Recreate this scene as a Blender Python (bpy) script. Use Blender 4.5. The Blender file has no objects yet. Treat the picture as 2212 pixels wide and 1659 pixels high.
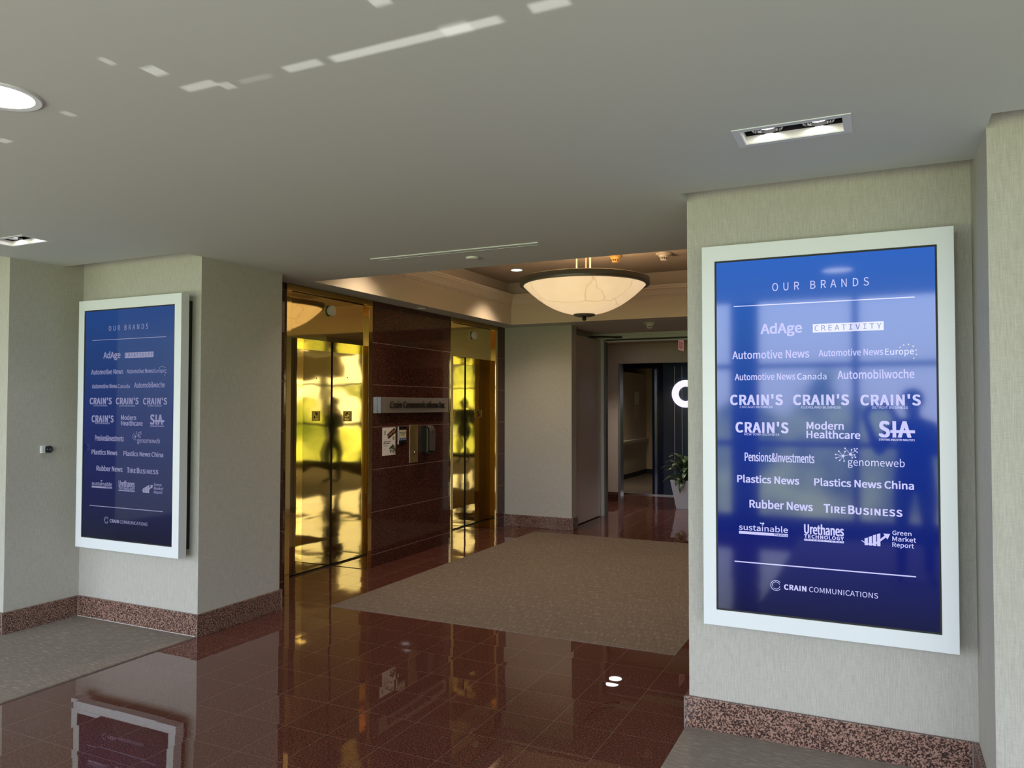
import bpy, bmesh, math, random
from mathutils import Matrix, Vector

random.seed(7)
S = bpy.context.scene
COL = S.collection
PI = math.pi

# ------------------------------------------------------------------ camera
EYE = 1.54
cam_d = bpy.data.cameras.new('camera')
cam_d.sensor_fit = 'HORIZONTAL'
cam_d.sensor_width = 36.0
cam_d.lens = 36.0 * 1657.868 / 2212.0
cam_d.clip_start = 0.02
cam_d.clip_end = 200
cam = bpy.data.objects.new('camera', cam_d)
COL.objects.link(cam)


def cam_matrix(yaw, pitch, roll):
    cy, sy, cp, sp = math.cos(yaw), math.sin(yaw), math.cos(pitch), math.sin(pitch)
    fw = Vector((-sy * cp, cy * cp, sp))
    rt = Vector((cy, sy, 0))
    up = rt.cross(fw)
    cr, sr = math.cos(roll), math.sin(roll)
    r2 = cr * rt + sr * up
    u2 = -sr * rt + cr * up
    m = Matrix.Identity(4)
    for i in range(3):
        m[i][0], m[i][1], m[i][2] = r2[i], u2[i], -fw[i]
    m[2][3] = EYE
    return m


cam.matrix_world = cam_matrix(math.radians(25.59777), math.radians(1.57996), math.radians(0.07224))
S.camera = cam

# ------------------------------------------------------------------ view
S.view_settings.view_transform = 'Standard'
S.view_settings.look = 'None'
S.view_settings.exposure = 0.0
S.view_settings.gamma = 1.0
S.view_settings.use_curve_mapping = False
S.cycles.max_bounces = 10
S.cycles.diffuse_bounces = 5
S.cycles.glossy_bounces = 6
S.cycles.caustics_reflective = False
S.cycles.caustics_refractive = False
S.cycles.sample_clamp_indirect = 6.0
S.cycles.use_denoising = True

# ------------------------------------------------------------------ world: bright hazy sky above tree tops and lawns
W = bpy.data.worlds.new('World')
S.world = W
W.use_nodes = True
wt = W.node_tree
wt.nodes.clear()


def wn(t, **kw):
    n = wt.nodes.new(t)
    for k, v in kw.items():
        setattr(n, k, v)
    return n


w_out = wn('ShaderNodeOutputWorld')
w_bg = wn('ShaderNodeBackground')
w_tc = wn('ShaderNodeTexCoord')
w_sep = wn('ShaderNodeSeparateXYZ')
w_n1 = wn('ShaderNodeTexNoise')
w_n1.inputs['Scale'].default_value = 7.0
w_n1.inputs['Detail'].default_value = 6.0
w_n2 = wn('ShaderNodeTexNoise')
w_n2.inputs['Scale'].default_value = 22.0
w_n2.inputs['Detail'].default_value = 4.0
wt.links.new(w_tc.outputs['Generated'], w_sep.inputs[0])
wt.links.new(w_tc.outputs['Generated'], w_n1.inputs['Vector'])
wt.links.new(w_tc.outputs['Generated'], w_n2.inputs['Vector'])
# tree line height = -0.10 + 0.26*noise
w_m = wn('ShaderNodeMath', operation='MULTIPLY_ADD')
wt.links.new(w_n1.outputs['Fac'], w_m.inputs[0])
w_m.inputs[1].default_value = 0.34
w_m.inputs[2].default_value = -0.175
w_s = wn('ShaderNodeMath', operation='SUBTRACT')
wt.links.new(w_sep.outputs['Z'], w_s.inputs[0])
wt.links.new(w_m.outputs[0], w_s.inputs[1])
w_r = wn('ShaderNodeMapRange')
w_r.inputs['From Min'].default_value = -0.006
w_r.inputs['From Max'].default_value = 0.006
wt.links.new(w_s.outputs[0], w_r.inputs['Value'])
w_green = wn('ShaderNodeValToRGB')
w_green.color_ramp.elements[0].position = 0.38
w_green.color_ramp.elements[0].color = (0.10, 0.16, 0.035, 1)
w_green.color_ramp.elements[1].position = 0.62
w_green.color_ramp.elements[1].color = (0.66, 0.80, 0.27, 1)
wt.links.new(w_n2.outputs['Fac'], w_green.inputs['Fac'])
w_mix = wn('ShaderNodeMixRGB')
w_mix.inputs['Color2'].default_value = (0.93, 1.03, 1.18, 1)
wt.links.new(w_r.outputs['Result'], w_mix.inputs['Fac'])
# sunlit lawn and paving lower down
w_low = wn('ShaderNodeMapRange')
w_low.inputs['From Min'].default_value = -0.10
w_low.inputs['From Max'].default_value = -0.30
wt.links.new(w_sep.outputs['Z'], w_low.inputs['Value'])
w_gm = wn('ShaderNodeMixRGB')
w_gm.inputs['Color2'].default_value = (0.97, 0.975, 0.91, 1)
wt.links.new(w_low.outputs['Result'], w_gm.inputs['Fac'])
wt.links.new(w_green.outputs['Color'], w_gm.inputs['Color1'])
wt.links.new(w_gm.outputs['Color'], w_mix.inputs['Color1'])
wt.links.new(w_mix.outputs['Color'], w_bg.inputs['Color'])
w_bg.inputs['Strength'].default_value = 7.4
wt.links.new(w_bg.outputs[0], w_out.inputs['Surface'])

# ------------------------------------------------------------------ daylight portal filling the glazed front
WIN_Y, WIN_Z0, WIN_Z1 = -2.6, 0.15, 2.90
RX0, RX1 = -9.0, 6.0
pd = bpy.data.lights.new('window_portal', 'AREA')
pd.shape = 'RECTANGLE'
pd.size = RX1 - RX0
pd.size_y = WIN_Z1 - WIN_Z0
pd.cycles.is_portal = True
po = bpy.data.objects.new('window_portal', pd)
po.location = ((RX0 + RX1) / 2, WIN_Y - 0.02, (WIN_Z0 + WIN_Z1) / 2)
po.rotation_euler = (PI / 2, 0, 0)
COL.objects.link(po)


def point_light(name, loc, power, color, radius=0.05):
    d = bpy.data.lights.new(name, 'POINT')
    d.energy = power
    d.color = color
    d.shadow_soft_size = radius
    o = bpy.data.objects.new(name, d)
    o.location = loc
    COL.objects.link(o)
    return o


def spot_light(name, loc, target, power, color, angle, blend=0.5, radius=0.03, scale=None):
    d = bpy.data.lights.new(name, 'SPOT')
    d.energy = power
    d.color = color
    d.spot_size = angle
    d.spot_blend = blend
    d.shadow_soft_size = radius
    o = bpy.data.objects.new(name, d)
    loc, target = Vector(loc), Vector(target)
    z = (loc - target).normalized()
    x = Vector((1, 0, 0))
    x = (x - z * x.dot(z)).normalized()
    y = z.cross(x)
    m = Matrix.Identity(4)
    sx, sy = scale or (1, 1)
    for i in range(3):
        m[i][0], m[i][1], m[i][2], m[i][3] = x[i] * sx, y[i] * sy, z[i], loc[i]
    o.matrix_world = m
    COL.objects.link(o)
    return o


# added spot lamps standing in for sun glints: soft bars and flecks on the ceiling
GLINTS = [  # centre x, centre y, half length x, half width y, power
    (-1.14, 1.747, 0.285, 0.030, 1.0), (-1.517, 1.742, 0.075, 0.030, 0.8), (-1.00, 1.742, 0.05, 0.045, 0.5),
    (-0.73, 1.735, 0.06, 0.035, 0.9), (-1.10, 1.53, 0.030, 0.045, 0.8), (-1.905, 1.715, 0.075, 0.032, 0.7),
    (-1.825, 1.75, 0.025, 0.035, 0.6), (-1.71, 1.75, 0.07, 0.022, 0.22), (-1.94, 1.58, 0.03, 0.045, 0.7),
    (-2.01, 1.475, 0.016, 0.035, 0.45), (-2.495, 1.69, 0.020, 0.035, 0.45), (-2.97, 1.76, 0.03, 0.03, 0.6),
]
for gx, gy, hl, hw, pw in GLINTS:
    src = Vector((gx + 0.25, -1.6, 0.62))
    tgt = Vector((gx, gy, 2.535))
    dist = (tgt - src).length
    inc = (tgt - src).normalized().z
    tu, tv = hl / dist, hw * inc / dist
    o = spot_light('added_glint_spot', src, tgt, 560 * pw, (1.0, 0.98, 0.94), 2 * math.atan(math.hypot(tu, tv)) * 1.3, 0.1, 0.0)
    # mask each added beam to a soft-edged rectangle
    o.data.use_nodes = True
    nt = o.data.node_tree
    em = nt.nodes['Emission']
    tc = nt.nodes.new('ShaderNodeTexCoord')
    sp = nt.nodes.new('ShaderNodeSeparateXYZ')
    nt.links.new(tc.outputs['Normal'], sp.inputs[0])
    last = None
    for ax, lim, soft in (('X', tu, 0.72 if hl < .15 else 0.9), ('Y', tv, 0.35)):
        dv = nt.nodes.new('ShaderNodeMath')
        dv.operation = 'DIVIDE'
        nt.links.new(sp.outputs[ax], dv.inputs[0])
        nt.links.new(sp.outputs['Z'], dv.inputs[1])
        ab = nt.nodes.new('ShaderNodeMath')
        ab.operation = 'ABSOLUTE'
        nt.links.new(dv.outputs[0], ab.inputs[0])
        mr = nt.nodes.new('ShaderNodeMapRange')
        mr.interpolation_type = 'SMOOTHSTEP'
        mr.inputs['From Min'].default_value = lim
        mr.inputs['From Max'].default_value = lim * soft
        nt.links.new(ab.outputs[0], mr.inputs['Value'])
        if last is None:
            last = mr.outputs['Result']
        else:
            mu = nt.nodes.new('ShaderNodeMath')
            mu.operation = 'MULTIPLY'
            nt.links.new(last, mu.inputs[0])
            nt.links.new(mr.outputs['Result'], mu.inputs[1])
            nt.links.new(mu.outputs[0], em.inputs['Strength'])

# ------------------------------------------------------------------ mesh helpers


class MB:
    def __init__(self):
        self.bm = bmesh.new()

    def box(self, x0, x1, y0, y1, z0, z1):
        bm = self.bm
        v = [bm.verts.new(p) for p in ((x0, y0, z0), (x1, y0, z0), (x1, y1, z0), (x0, y1, z0),
                                       (x0, y0, z1), (x1, y0, z1), (x1, y1, z1), (x0, y1, z1))]
        for f in ((3, 2, 1, 0), (4, 5, 6, 7), (0, 1, 5, 4), (1, 2, 6, 5), (2, 3, 7, 6), (3, 0, 4, 7)):
            bm.faces.new([v[i] for i in f])
        return self

    def prism(self, pts, z0, z1):
        bm = self.bm
        a = [bm.verts.new((x, y, z0)) for x, y in pts]
        b = [bm.verts.new((x, y, z1)) for x, y in pts]
        n = len(pts)
        bm.faces.new(a[::-1])
        bm.faces.new(b)
        for i in range(n):
            j = (i + 1) % n
            bm.faces.new((a[i], a[j], b[j], b[i]))
        return self

    def poly(self, pts):
        self.bm.faces.new([self.bm.verts.new(p) for p in pts])
        return self

    def loft(self, rings, close_ends=True, closed=True):
        bm = self.bm
        vs = [[bm.verts.new(p) for p in r] for r in rings]
        n = len(vs[0])
        for a, b in zip(vs, vs[1:]):
            for i in range(n if closed else n - 1):
                j = (i + 1) % n
                bm.faces.new((a[i], a[j], b[j], b[i]))
        if close_ends:
            bm.faces.new(vs[0][::-1])
            bm.faces.new(vs[-1])
        return self

    def lathe(self, prof, c=(0, 0, 0), seg=32, axis='Z', caps=False):
        cx, cy, cz = c
        rings = []
        for r, h in prof:
            ring = []
            for k in range(seg):
                a = 2 * PI * k / seg
                u, v = r * math.cos(a), r * math.sin(a)
                if axis == 'Z':
                    ring.append((cx + u, cy + v, cz + h))
                elif axis == 'X':
                    ring.append((cx + h, cy + u, cz + v))
                else:
                    ring.append((cx + v, cy + h, cz + u))
            rings.append(ring)
        return self.loft(rings, close_ends=caps)

    def cyl(self, p0, p1, r0, r1=None, seg=16):
        p0, p1 = Vector(p0), Vector(p1)
        r1 = r0 if r1 is None else r1
        d = (p1 - p0).normalized()
        t = Vector((0, 0, 1)) if abs(d.z) < 0.9 else Vector((1, 0, 0))
        u = d.cross(t).normalized()
        v = d.cross(u)
        rings = [[tuple(p + (u * math.cos(2 * PI * k / seg) + v * math.sin(2 * PI * k / seg)) * r) for k in range(seg)]
                 for p, r in ((p0, r0), (p1, r1))]
        return self.loft(rings)

    def rect_ring(self, x0, x1, y0, y1, prof):
        """profile of (inset, z) swept with mitres round a rectangle, closed profile"""
        bm = self.bm
        vs = []
        for e, z in prof:
            vs.append([bm.verts.new(p) for p in ((x0 + e, y0 + e, z), (x1 - e, y0 + e, z), (x1 - e, y1 - e, z), (x0 + e, y1 - e, z))])
        n = len(vs)
        for i in range(n):
            a, b = vs[i], vs[(i + 1) % n]
            for k in range(4):
                l = (k + 1) % 4
                bm.faces.new((a[k], a[l], b[l], b[k]))
        return self

    def ring_xz(self, y0, y1, o, i):
        """mitred picture-frame ring: o and i are (x0, x1, z0, z1)"""
        bm = self.bm

        def four(r, y):
            return [bm.verts.new(p) for p in ((r[0], y, r[2]), (r[1], y, r[2]), (r[1], y, r[3]), (r[0], y, r[3]))]
        a, b, c, d = four(o, y0), four(i, y0), four(i, y1), four(o, y1)
        for p, q in ((a, b), (b, c), (c, d), (d, a)):
            for k in range(4):
                l = (k + 1) % 4
                bm.faces.new((p[k], p[l], q[l], q[k]))
        return self

    def frame_yz(self, x0, x1, oy0, oy1, oz0, oz1, iy0, iy1, iz0, iz1):
        self.box(x0, x1, oy0, iy0, oz0, oz1)
        self.box(x0, x1, iy1, oy1, oz0, oz1)
        self.box(x0, x1, iy0, iy1, oz0, iz0) if iz0 > oz0 else None
        self.box(x0, x1, iy0, iy1, iz1, oz1) if iz1 < oz1 else None
        return self

    def frame_xz(self, y0, y1, ox0, ox1, oz0, oz1, ix0, ix1, iz0, iz1):
        self.box(ox0, ix0, y0, y1, oz0, oz1)
        self.box(ix1, ox1, y0, y1, oz0, oz1)
        self.box(ix0, ix1, y0, y1, oz0, iz0) if iz0 > oz0 else None
        self.box(ix0, ix1, y0, y1, iz1, oz1) if iz1 < oz1 else None
        return self

    def build(self, name, mat, parent=None, smooth=False, bevel=0.0):
        bmesh.ops.recalc_face_normals(self.bm, faces=self.bm.faces)
        if bevel:
            bmesh.ops.bevel(self.bm, geom=[e for e in self.bm.edges if len(e.link_faces) == 2 and e.calc_face_angle(0) > 0.6],
                            offset=bevel, segments=2, affect='EDGES', profile=0.5, clamp_overlap=True)
        me = bpy.data.meshes.new(name)
        self.bm.to_mesh(me)
        self.bm.free()
        return link(name, me, mat, parent, smooth)


def link(name, me, mat, parent=None, smooth=False):
    if not isinstance(mat, (list, tuple)):
        mat = [mat]
    for m in mat:
        me.materials.append(m)
    if smooth:
        for p in me.polygons:
            p.use_smooth = True
    o = bpy.data.objects.new(name, me)
    COL.objects.link(o)
    if parent is not None:
        o.parent = parent
        if parent.type == 'EMPTY':      # parts carry scene coordinates; mesh parents already sit at the origin
            o.matrix_parent_inverse = Matrix.Translation(-parent.location)
    return o


def thing(name, loc, label, cat, group=None):
    o = bpy.data.objects.new(name, None)
    o.empty_display_size = 0.1
    o.location = loc
    COL.objects.link(o)
    return tag(o, label, cat, group)


def tag(o, label, cat, group=None, kind=None):
    o['label'] = label
    o['category'] = cat
    if group:
        o['group'] = group
    if kind:
        o['kind'] = kind
    return o


def struct(name, mb, mat, label=None, **kw):
    o = mb.build(name, mat, **kw)
    o['kind'] = 'structure'
    if label:
        o['label'] = label
    return o


# ------------------------------------------------------------------ materials


class Mat:
    def __init__(self, name):
        self.m = bpy.data.materials.new(name)
        self.m.use_nodes = True
        self.t = self.m.node_tree
        self.b = self.t.nodes['Principled BSDF']

    def n(self, t, **kw):
        n = self.t.nodes.new(t)
        ins = kw.pop('ins', {})
        for k, v in kw.items():
            setattr(n, k, v)
        for k, v in ins.items():
            n.inputs[k].default_value = v
        return n

    def l(self, a, b):
        self.t.links.new(a, b)

    def set(self, **kw):
        names = dict(color='Base Color', rough='Roughness', metal='Metallic', ior='IOR', spec='Specular IOR Level',
                     coat='Coat Weight', coat_rough='Coat Roughness', coat_ior='Coat IOR', emit='Emission Color', estr='Emission Strength')
        for k, v in kw.items():
            if k in ('color', 'emit') and len(v) == 3:
                v = (*v, 1)
            self.b.inputs[names[k]].default_value = v
        return self

    def coord(self, scale=(1, 1, 1), rot=(0, 0, 0)):
        tc = self.n('ShaderNodeNewGeometry')
        mp = self.n('ShaderNodeMapping')
        mp.inputs['Scale'].default_value = scale
        mp.inputs['Rotation'].default_value = rot
        self.l(tc.outputs['Position'], mp.inputs['Vector'])
        return mp.outputs['Vector']

    def noise(self, vec, scale, detail=2.0, rough=0.5):
        n = self.n('ShaderNodeTexNoise', ins={'Scale': scale, 'Detail': detail, 'Roughness': rough})
        self.l(vec, n.inputs['Vector'])
        return n.outputs['Fac']

    def ramp(self, fac, stops, interp='LINEAR'):
        r = self.n('ShaderNodeValToRGB')
        r.color_ramp.interpolation = interp
        el = r.color_ramp.elements
        while len(el) < len(stops):
            el.new(0.5)
        for e, (p, c) in zip(el, stops):
            e.position = p
            e.color = (*c, 1)
        self.l(fac, r.inputs['Fac'])
        return r.outputs['Color']

    def mix(self, fac, a, b, blend='MIX'):
        m = self.n('ShaderNodeMixRGB', blend_type=blend)
        for s, k in ((fac, 'Fac'), (a, 'Color1'), (b, 'Color2')):
            if isinstance(s, (int, float)):
                m.inputs[k].default_value = s
            elif isinstance(s, tuple):
                m.inputs[k].default_value = (*s, 1)
            else:
                self.l(s, m.inputs[k])
        return m.outputs['Color']

    def math(self, op, a, b=None, c=None):
        m = self.n('ShaderNodeMath', operation=op)
        for i, s in enumerate((a, b, c)):
            if s is None:
                continue
            if isinstance(s, (int, float)):
                m.inputs[i].default_value = s
            else:
                self.l(s, m.inputs[i])
        return m.outputs[0]

    def bump(self, h, strength=0.3, dist=0.002, to='Normal'):
        b = self.n('ShaderNodeBump', ins={'Strength': strength, 'Distance': dist})
        self.l(h, b.inputs['Height'])
        self.l(b.outputs['Normal'], self.b.inputs[to])
        return b

    def base(self, c):
        self.l(c, self.b.inputs['Base Color'])
        return self


def simple(name, color, rough=0.5, metal=0.0, **kw):
    return Mat(name).set(color=color, rough=rough, metal=metal, **kw).m


def emitter(name, color, strength):
    return Mat(name).set(color=(0.8, 0.8, 0.8), emit=color, estr=strength, rough=0.4).m


def make_cloth():
    M = Mat('linen_wallcovering')
    v = M.noise(M.coord((260, 260, 16)), 1.0, 3, 0.65)
    h = M.noise(M.coord((26, 26, 340)), 1.0, 3, 0.65)
    g = M.noise(M.coord((2, 2, 2)), 1.3, 2)
    w = M.math('ADD', M.math('MULTIPLY', v, 0.6), M.math('MULTIPLY', h, 0.4))
    c = M.ramp(w, [(0.28, (0.38, 0.36, 0.318)), (0.50, (0.485, 0.465, 0.418)), (0.74, (0.61, 0.59, 0.54))])
    c = M.mix(M.math('MULTIPLY', g, 0.16), c, (0.40, 0.385, 0.34))
    M.base(c)
    M.set(rough=0.85, spec=0.25)
    M.bump(w, 0.35, 0.0012)
    return M.m


def make_granite_base():
    M = Mat('pink_black_granite')
    co = M.coord((1, 1, 1))
    n1 = M.noise(co, 140, 4, 0.62)
    n2 = M.noise(co, 240, 3, 0.6)
    n3 = M.noise(co, 16, 2, 0.5)
    c1 = M.ramp(n1, [(0.43, (0.014, 0.011, 0.011)), (0.475, (0.05, 0.03, 0.026)), (0.52, (0.29, 0.165, 0.125)), (0.68, (0.44, 0.285, 0.225))])
    c = M.mix(M.math('MULTIPLY', n2, 0.25), c1, (0.10, 0.055, 0.045))
    c = M.mix(M.math('MULTIPLY', n3, 0.12), c, (0.28, 0.14, 0.11))
    M.base(c)
    M.set(rough=0.22, spec=0.45)
    return M.m


TILE = 0.2987
TILE_Y = 0.306


def tile_lines(M):
    """joint mask and per-tile random for the lobby floor grid (a narrow centre row of cut tiles)"""
    geo = M.n('ShaderNodeNewGeometry')
    sep = M.n('ShaderNodeSeparateXYZ')
    M.l(geo.outputs['Position'], sep.inputs[0])
    X = M.math('ADD', sep.outputs['X'], 2.47)
    ax = M.math('SUBTRACT', M.math('ABSOLUTE', X), 0.124)
    ux = M.math('DIVIDE', ax, TILE)
    uy = M.math('DIVIDE', M.math('SUBTRACT', sep.outputs['Y'], 2.59), TILE_Y)

    def edge(u, size):
        f = M.math('FRACT', M.math('ADD', u, 100.5))
        d = M.math('ABSOLUTE', M.math('SUBTRACT', f, 0.5))
        return M.math('LESS_THAN', M.math('MULTIPLY', d, size), 0.0009)
    j = M.math('MAXIMUM', edge(ux, TILE), edge(uy, TILE_Y))
    idx = M.math('ADD', M.math('MULTIPLY', M.math('SIGN', X), M.math('ADD', M.math('FLOOR', ux), 1.5)), 0.0)
    idy = M.math('FLOOR', uy)
    comb = M.n('ShaderNodeCombineXYZ')
    M.l(idx, comb.inputs[0])
    M.l(idy, comb.inputs[1])
    wn_ = M.n('ShaderNodeTexWhiteNoise', noise_dimensions='3D')
    M.l(comb.outputs[0], wn_.inputs['Vector'])
    return j, wn_


def make_floor():
    M = Mat('polished_red_granite')
    j, rnd = tile_lines(M)
    co = M.coord()
    n1 = M.noise(co, 135, 4, 0.68)
    n2 = M.noise(co, 260, 2, 0.5)
    n3 = M.noise(co, 3, 2, 0.5)
    c = M.ramp(n1, [(0.38, (0.026, 0.011, 0.009)), (0.50, (0.125, 0.043, 0.031)), (0.63, (0.31, 0.118, 0.088))])
    c = M.mix(M.math('MULTIPLY', n2, 0.5), c, (0.045, 0.017, 0.013))
    c = M.mix(M.math('MULTIPLY', rnd.outputs['Value'], 0.25), c, (0.085, 0.027, 0.020))
    c = M.mix(M.math('MULTIPLY', n3, 0.2), c, (0.11, 0.038, 0.028))
    c = M.mix(j, c, (0.15, 0.095, 0.08))
    M.base(c)
    r = M.math('ADD', M.math('MULTIPLY', j, 0.45), 0.012)
    M.l(r, M.b.inputs['Roughness'])
    M.set(ior=1.85, spec=0.5)
    # each tile lies a hair out of level
    vsub = M.n('ShaderNodeVectorMath', operation='SUBTRACT')
    M.l(rnd.outputs['Color'], vsub.inputs[0])
    vsub.inputs[1].default_value = (0.5, 0.5, 0.5)
    vs = M.n('ShaderNodeVectorMath', operation='MULTIPLY')
    M.l(vsub.outputs[0], vs.inputs[0])
    vs.inputs[1].default_value = (0.015, 0.015, 0.0)
    geo = M.n('ShaderNodeNewGeometry')
    va = M.n('ShaderNodeVectorMath', operation='ADD')
    M.l(geo.outputs['Normal'], va.inputs[0])
    M.l(vs.outputs[0], va.inputs[1])
    vn = M.n('ShaderNodeVectorMath', operation='NORMALIZE')
    M.l(va.outputs[0], vn.inputs[0])
    M.l(vn.outputs[0], M.b.inputs['Normal'])
    return M.m


def make_wall_granite():
    M = Mat('dark_red_wall_granite')
    geo = M.n('ShaderNodeNewGeometry')
    sep = M.n('ShaderNodeSeparateXYZ')
    M.l(geo.outputs['Position'], sep.inputs[0])
    u = M.math('DIVIDE', M.math('SUBTRACT', sep.outputs['Z'], 0.12), 0.403)
    f = M.math('ABSOLUTE', M.math('SUBTRACT', M.math('FRACT', M.math('ADD', u, 10.5)), 0.5))
    j = M.math('LESS_THAN', M.math('MULTIPLY', f, 0.403), 0.0028)
    co = M.coord()
    n1 = M.noise(co, 95, 4, 0.65)
    n2 = M.noise(co, 4, 2)
    c = M.ramp(n1, [(0.36, (0.013, 0.006, 0.005)), (0.50, (0.062, 0.021, 0.014)), (0.68, (0.15, 0.052, 0.034))])
    c = M.mix(M.math('MULTIPLY', n2, 0.3), c, (0.040, 0.014, 0.010))
    c = M.mix(j, c, (0.19, 0.12, 0.10))
    M.base(c)
    M.l(M.math('ADD', M.math('MULTIPLY', j, 0.5), 0.06), M.b.inputs['Roughness'])
    M.set(ior=1.5)
    return M.m


def make_carpet(name, along_y, dark=(0.115, 0.088, 0.069), mid=(0.24, 0.187, 0.15), light=(0.60, 0.52, 0.45)):
    M = Mat(name)
    if along_y:
        s1, s2 = (330, 11, 1), (420, 26, 1)
    else:
        s1, s2 = (11, 330, 1), (26, 420, 1)
    a = M.noise(M.coord(s1), 1.0, 2, 0.6)
    b = M.noise(M.coord(s2), 1.0, 2, 0.6)
    g = M.noise(M.coord((1, 1, 1)), 420, 2, 0.7)
    big = M.noise(M.coord((1, 1, 1)), 1.6, 2, 0.5)
    c = M.ramp(b, [(0.3, dark), (0.7, mid)])
    c = M.mix(M.math('MULTIPLY', g, 0.6), c, mid)
    hi = M.ramp(a, [(0.61, (0, 0, 0)), (0.65, (1, 1, 1))])
    c = M.mix(M.math('MULTIPLY', hi, 0.7), c, light)
    c = M.mix(M.math('MULTIPLY', big, 0.2), c, dark)
    M.base(c)
    M.set(rough=1.0, spec=0.1)
    h = M.math('ADD', M.math('MULTIPLY', b, 0.6), g)
    M.bump(h, 0.6, 0.004)
    return M.m


def make_brass(name, wave=0.0, color=(0.88, 0.67, 0.28), rough=0.035, scale=2.2):
    M = Mat(name).set(color=color, metal=1.0, rough=rough)
    if wave:
        n = M.noise(M.coord((1, 1, 1.6)), scale, 1, 0.4)
        M.bump(n, 1.0, wave)
    return M.m


def make_alabaster():
    M = Mat('alabaster_bowl')
    co = M.coord()
    wob = M.n('ShaderNodeTexNoise', ins={'Scale': 5.0, 'Detail': 3.0})
    M.l(co, wob.inputs['Vector'])
    va = M.n('ShaderNodeVectorMath', operation='MULTIPLY_ADD')
    M.l(wob.outputs['Color'], va.inputs[0])
    va.inputs[1].default_value = (0.16, 0.16, 0.16)
    M.l(co, va.inputs[2])
    vor = M.n('ShaderNodeTexVoronoi', feature='DISTANCE_TO_EDGE', ins={'Scale': 2.1})
    M.l(va.outputs[0], vor.inputs['Vector'])
    vein = M.ramp(vor.outputs['Distance'], [(0.0, (0.76, 0.68, 0.58)), (0.007, (0.90, 0.86, 0.80)), (0.018, (1, 1, 1))])
    cloud = M.ramp(M.noise(co, 6, 4, 0.6), [(0.3, (0.93, 0.90, 0.86)), (0.7, (1, 1, 1))])
    c = M.mix(1.0, M.mix(1.0, vein, cloud, 'MULTIPLY'), (0.93, 0.69, 0.41), 'MULTIPLY')
    M.base(c)
    M.l(c, M.b.inputs['Emission Color'])
    M.set(estr=0.80, rough=0.35)
    return M.m


def make_screen(name, k):
    """LCD panel: vertical gradient from bright blue down to navy, behind glossy glass"""
    M = Mat(name)
    geo = M.n('ShaderNodeNewGeometry')
    sep = M.n('ShaderNodeSeparateXYZ')
    M.l(geo.outputs['Position'], sep.inputs[0])
    u = M.math('DIVIDE', M.math('SUBTRACT', sep.outputs['Z'], 0.607), 1.598)
    c = M.ramp(u, [(0.0, (0.003, 0.005, 0.045)), (0.18, (0.002, 0.007, 0.14)), (0.5, (0.005, 0.030, 0.27)), (0.8, (0.013, 0.088, 0.40)), (1.0, (0.016, 0.115, 0.52))])
    M.set(color=(0.004, 0.005, 0.01), rough=0.06, ior=1.5, spec=0.5, estr=k)
    M.l(c, M.b.inputs['Emission Color'])
    return M.m


MAT = dict(
    cloth=make_cloth(),
    base=make_granite_base(),
    floor=make_floor(),
    wgran=make_wall_granite(),
    carpet_lobby=make_carpet('lobby_loop_carpet', True),
    carpet_side=make_carpet('corridor_loop_carpet', False, (0.165, 0.138, 0.118), (0.32, 0.275, 0.24), (0.70, 0.64, 0.58)),
    brass=make_brass('polished_brass', 0.0, rough=0.05),
    brass_panel=make_brass('polished_brass_panel', 0.0007, scale=2.0),
    brass_door=make_brass('polished_brass_door', 0.0010, color=(0.54, 0.43, 0.215), scale=3.0),
    brass_satin=make_brass('satin_brass', 0.0, color=(0.62, 0.45, 0.18), rough=0.38),
    brass_head=make_brass('dark_reflection_brass', 0.0, color=(0.50, 0.33, 0.10), rough=0.18),  # darker copy of the frame brass, dark reflections put into its colour
    paint=simple('ceiling_paint', (0.665, 0.69, 0.655), 0.75, spec=0.25),
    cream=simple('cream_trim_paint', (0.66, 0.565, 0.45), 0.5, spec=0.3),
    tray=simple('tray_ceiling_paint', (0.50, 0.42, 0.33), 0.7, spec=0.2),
    white_metal=simple('white_powder_coat', (0.77, 0.80, 0.84), 0.38),
    white_plastic=simple('white_plastic', (0.72, 0.70, 0.66), 0.45),
    black=simple('black_matte', (0.008, 0.008, 0.009), 0.6),
    black_gloss=simple('black_gloss', (0.010, 0.010, 0.011), 0.12),
    bronze=simple('dark_bronze', (0.13, 0.122, 0.095), 0.42, 0.4),
    steel=simple('brushed_steel', (0.62, 0.60, 0.58), 0.28, 1.0),
    door_paint=simple('taupe_door_paint', (0.58, 0.51, 0.465), 0.28, spec=0.5),
    frame_paint=simple('grey_frame_paint', (0.55, 0.54, 0.51), 0.4),
    tan=simple('tan_wall_paint', (0.46, 0.375, 0.31), 0.6),
    taupe=simple('taupe_wallcovering', (0.42, 0.385, 0.33), 0.7),
    dim_white=simple('office_white', (0.62, 0.60, 0.57), 0.7),
    lamp_white=emitter('lamp_white', (1.0, 0.98, 0.93), 9.0),
    lamp_warm=emitter('lamp_warm', (1.0, 0.86, 0.64), 9.0),
    bowl=make_alabaster(),
)

# ------------------------------------------------------------------ the setting
H = 2.535
XE = -4.35          # elevator wall face
XC = -2.47          # lobby centre line
PIER_Y = 3.73

struct('floor', MB().box(RX0, RX1, WIN_Y, 18, -0.2, 0), MAT['floor'], 'polished dark red granite tile floor')

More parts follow.
